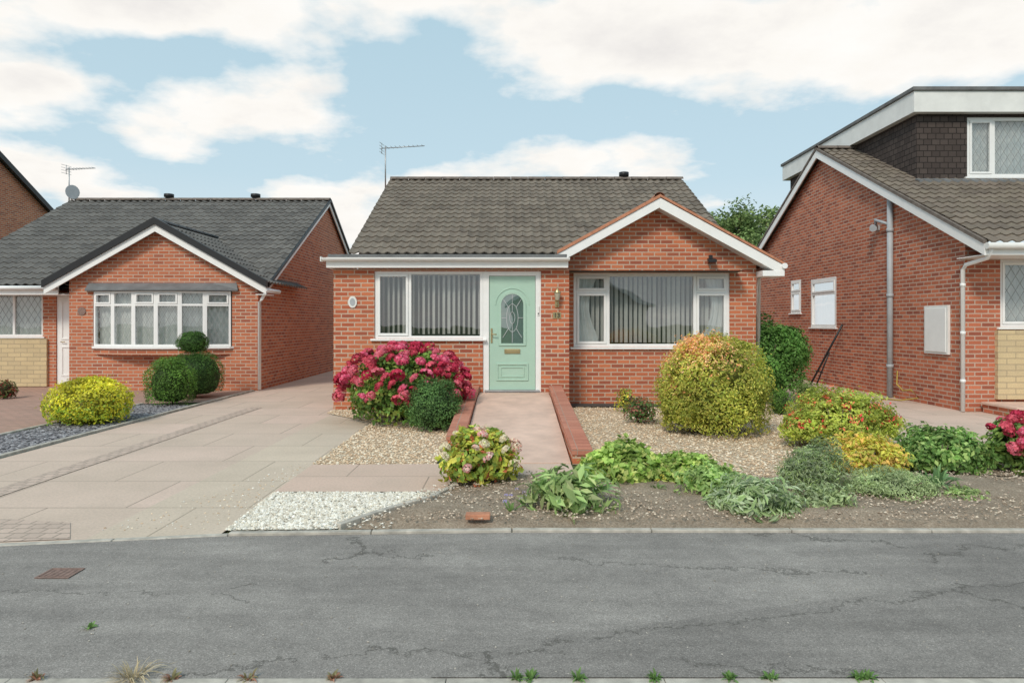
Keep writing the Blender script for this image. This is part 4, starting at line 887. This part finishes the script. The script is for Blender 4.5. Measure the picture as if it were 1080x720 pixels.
def tree(px,Y,ztop,zc0,rad,cols,label,seed,n=9000,lobes=9):
    X=(px-540)*Y/FP; t=thing('garden_tree',label,'tree',(X,Y,0)); rd=random.Random(seed); r=np.random.default_rng(seed)
    mb=MB(); mb.tube([(X,Y,-.1),(X+.1,Y,zc0*.6),(X,Y,zc0+1)],[.22,.17,.1],8); Vs=[];Fs=[];Cs=[];b=0
    for i in range(lobes):
        a=rd.uniform(0,6.28); q=rd.uniform(.1,1.0)*rad; lr=rd.uniform(.55,1.1); cz=rd.uniform(zc0,zc0+(ztop-.7*lr-zc0)*(1-.55*(q/rad)**2)); c=(q*math.cos(a),q*math.sin(a),cz)
        mb.tube([(X,Y,zc0*.7),(X+c[0]*.5,Y+c[1]*.5,(zc0*.7+cz)/2+.2),(X+c[0],Y+c[1],cz)],[.09,.06,.02],5)
        V,F,C=leafcloud(r,n//lobes,c,(lr,lr,lr*.8),.17,cols,.2,.3,.6,core=False,zmin=1,dome=False); Vs.append(V);Fs.append(F+b);Cs.append(C*rd.uniform(.75,1.2));b+=len(V)
    mb.build('trunk','bark',t); mesh_np('crown',np.concatenate(Vs),np.concatenate(Fs),np.concatenate(Cs),'leaf',t)
tree(778,34,7.9,4.4,3.2,[(.16,.23,.08),(.21,.28,.10),(.12,.18,.06)],'green tree behind the gap between the brown roof and the dormer bungalow',120,15000,36)
tree(830,37,8.0,4.6,2.8,[(.17,.24,.08),(.22,.28,.11)],'smaller paler tree beside the green tree behind the roofs',121,9000,22)

# ============================================================ CAMERA, LIGHT, SKY
cd=bpy.data.cameras.new('Camera'); cam=bpy.data.objects.new('Camera',cd); COL.objects.link(cam); SC.camera=cam
cam.location=(0,0,CH); cam.rotation_euler=(math.pi/2,0,0); cd.sensor_width=36; cd.lens=24; cd.shift_y=-20/1080; cd.clip_end=2000
az=R(205); el=R(42)
sd=Vector((math.sin(az)*math.cos(el),math.cos(az)*math.cos(el),math.sin(el)))
ld=bpy.data.lights.new('Sun','SUN'); lo=bpy.data.objects.new('Sun',ld); COL.objects.link(lo); lo.rotation_euler=sd.to_track_quat('Z','Y').to_euler(); ld.energy=2.25; ld.angle=R(14); ld.color=(1,.915,.80)
wd=bpy.data.worlds.new('World'); SC.world=wd; wd.use_nodes=True; nt=wd.node_tree; nt.nodes.clear()
out=nt.nodes.new('ShaderNodeOutputWorld')
sky=nd(nt,'ShaderNodeTexSky',{'sky_type':'NISHITA','sun_disc':False,'sun_elevation':el,'sun_rotation':az}).outputs[0]
bg1=nd(nt,'ShaderNodeBackground',Color=sky,Strength=.13).outputs[0]
tc=nd(nt,'ShaderNodeTexCoord').outputs['Generated']; sp=nd(nt,'ShaderNodeSeparateXYZ',Vector=tc)
haze=ramp(nt,sp.outputs[2],[(.0,(.82,.86,.87)),(.20,(.56,.73,.81)),(.6,(.42,.63,.74))])
pale=nd(nt,'ShaderNodeBackground',Color=haze,Strength=1.03).outputs[0]
base=nd(nt,'ShaderNodeMixShader',Fac=.88); nt.links.new(bg1,base.inputs[1]); nt.links.new(pale,base.inputs[2])
zz=math_(nt,'ADD',math_(nt,'MAXIMUM',sp.outputs[2],0),.22)
cv=nd(nt,'ShaderNodeCombineXYZ',X=math_(nt,'DIVIDE',sp.outputs[0],zz),Y=math_(nt,'DIVIDE',sp.outputs[1],zz),Z=0.0).outputs[0]
mp=nd(nt,'ShaderNodeMapping',Vector=cv,Location=(5.1,2.6,0)).outputs[0]
n1=noise(nt,mp,2.6,10,.54); n2=noise(nt,mp,1.0,3,.5)
f=math_(nt,'ADD',math_(nt,'MULTIPLY',n1,.65),math_(nt,'MULTIPLY',n2,.35))
# cloud banks standing in fixed directions of the sky (azimuth and elevation tangents)
yy=math_(nt,'MAXIMUM',sp.outputs[1],.05); ta=math_(nt,'DIVIDE',sp.outputs[0],yy); te=math_(nt,'DIVIDE',sp.outputs[2],yy)
acc=None
for (px,py,rx,ry,s_) in [(720,58,190,52,.21),(930,8,230,45,.17),(1060,60,90,40,.10),(20,95,100,40,.17),(110,8,210,38,.18),(295,102,100,44,.17),(575,170,90,28,.11),(440,185,80,28,.12),(340,215,80,60,.15),(480,-10,160,25,.10),(60,180,100,35,.10),(180,150,70,22,.06),(400,85,80,60,-.10),(860,150,110,50,-.09),(190,55,80,26,-.10),(470,110,60,40,-.04)]:
    a0=(px-540)/720; e0=(340-py)/720
    dx=math_(nt,'DIVIDE',math_(nt,'SUBTRACT',ta,a0),rx/720); dy=math_(nt,'DIVIDE',math_(nt,'SUBTRACT',te,e0),ry/720)
    q=math_(nt,'ADD',math_(nt,'MULTIPLY',dx,dx),math_(nt,'MULTIPLY',dy,dy))
    g_=math_(nt,'MULTIPLY',math_(nt,'POWER',2.718,math_(nt,'MULTIPLY',q,-1.0)),s_)
    acc=g_ if acc is None else math_(nt,'ADD',acc,g_)
f=math_(nt,'ADD',math_(nt,'SUBTRACT',f,.06),acc)
fac=ramp(nt,f,[(.475,0.0),(.525,.6),(.57,.97)])
shade=ramp(nt,math_(nt,'ADD',math_(nt,'MULTIPLY',f,.55),math_(nt,'MULTIPLY',noise(nt,mp,4.0,6,.6),.45)),[(.46,(1.0,.98,.945)),(.57,(.97,.935,.885)),(.70,(.83,.80,.775))])
bg2=nd(nt,'ShaderNodeBackground',Color=shade,Strength=1.03).outputs[0]
mx=nd(nt,'ShaderNodeMixShader',Fac=fac); nt.links.new(base.outputs[0],mx.inputs[1]); nt.links.new(bg2,mx.inputs[2]); nt.links.new(mx.outputs[0],out.inputs[0])
SC.view_settings.view_transform='Standard'; SC.view_settings.look='None'; SC.view_settings.exposure=0
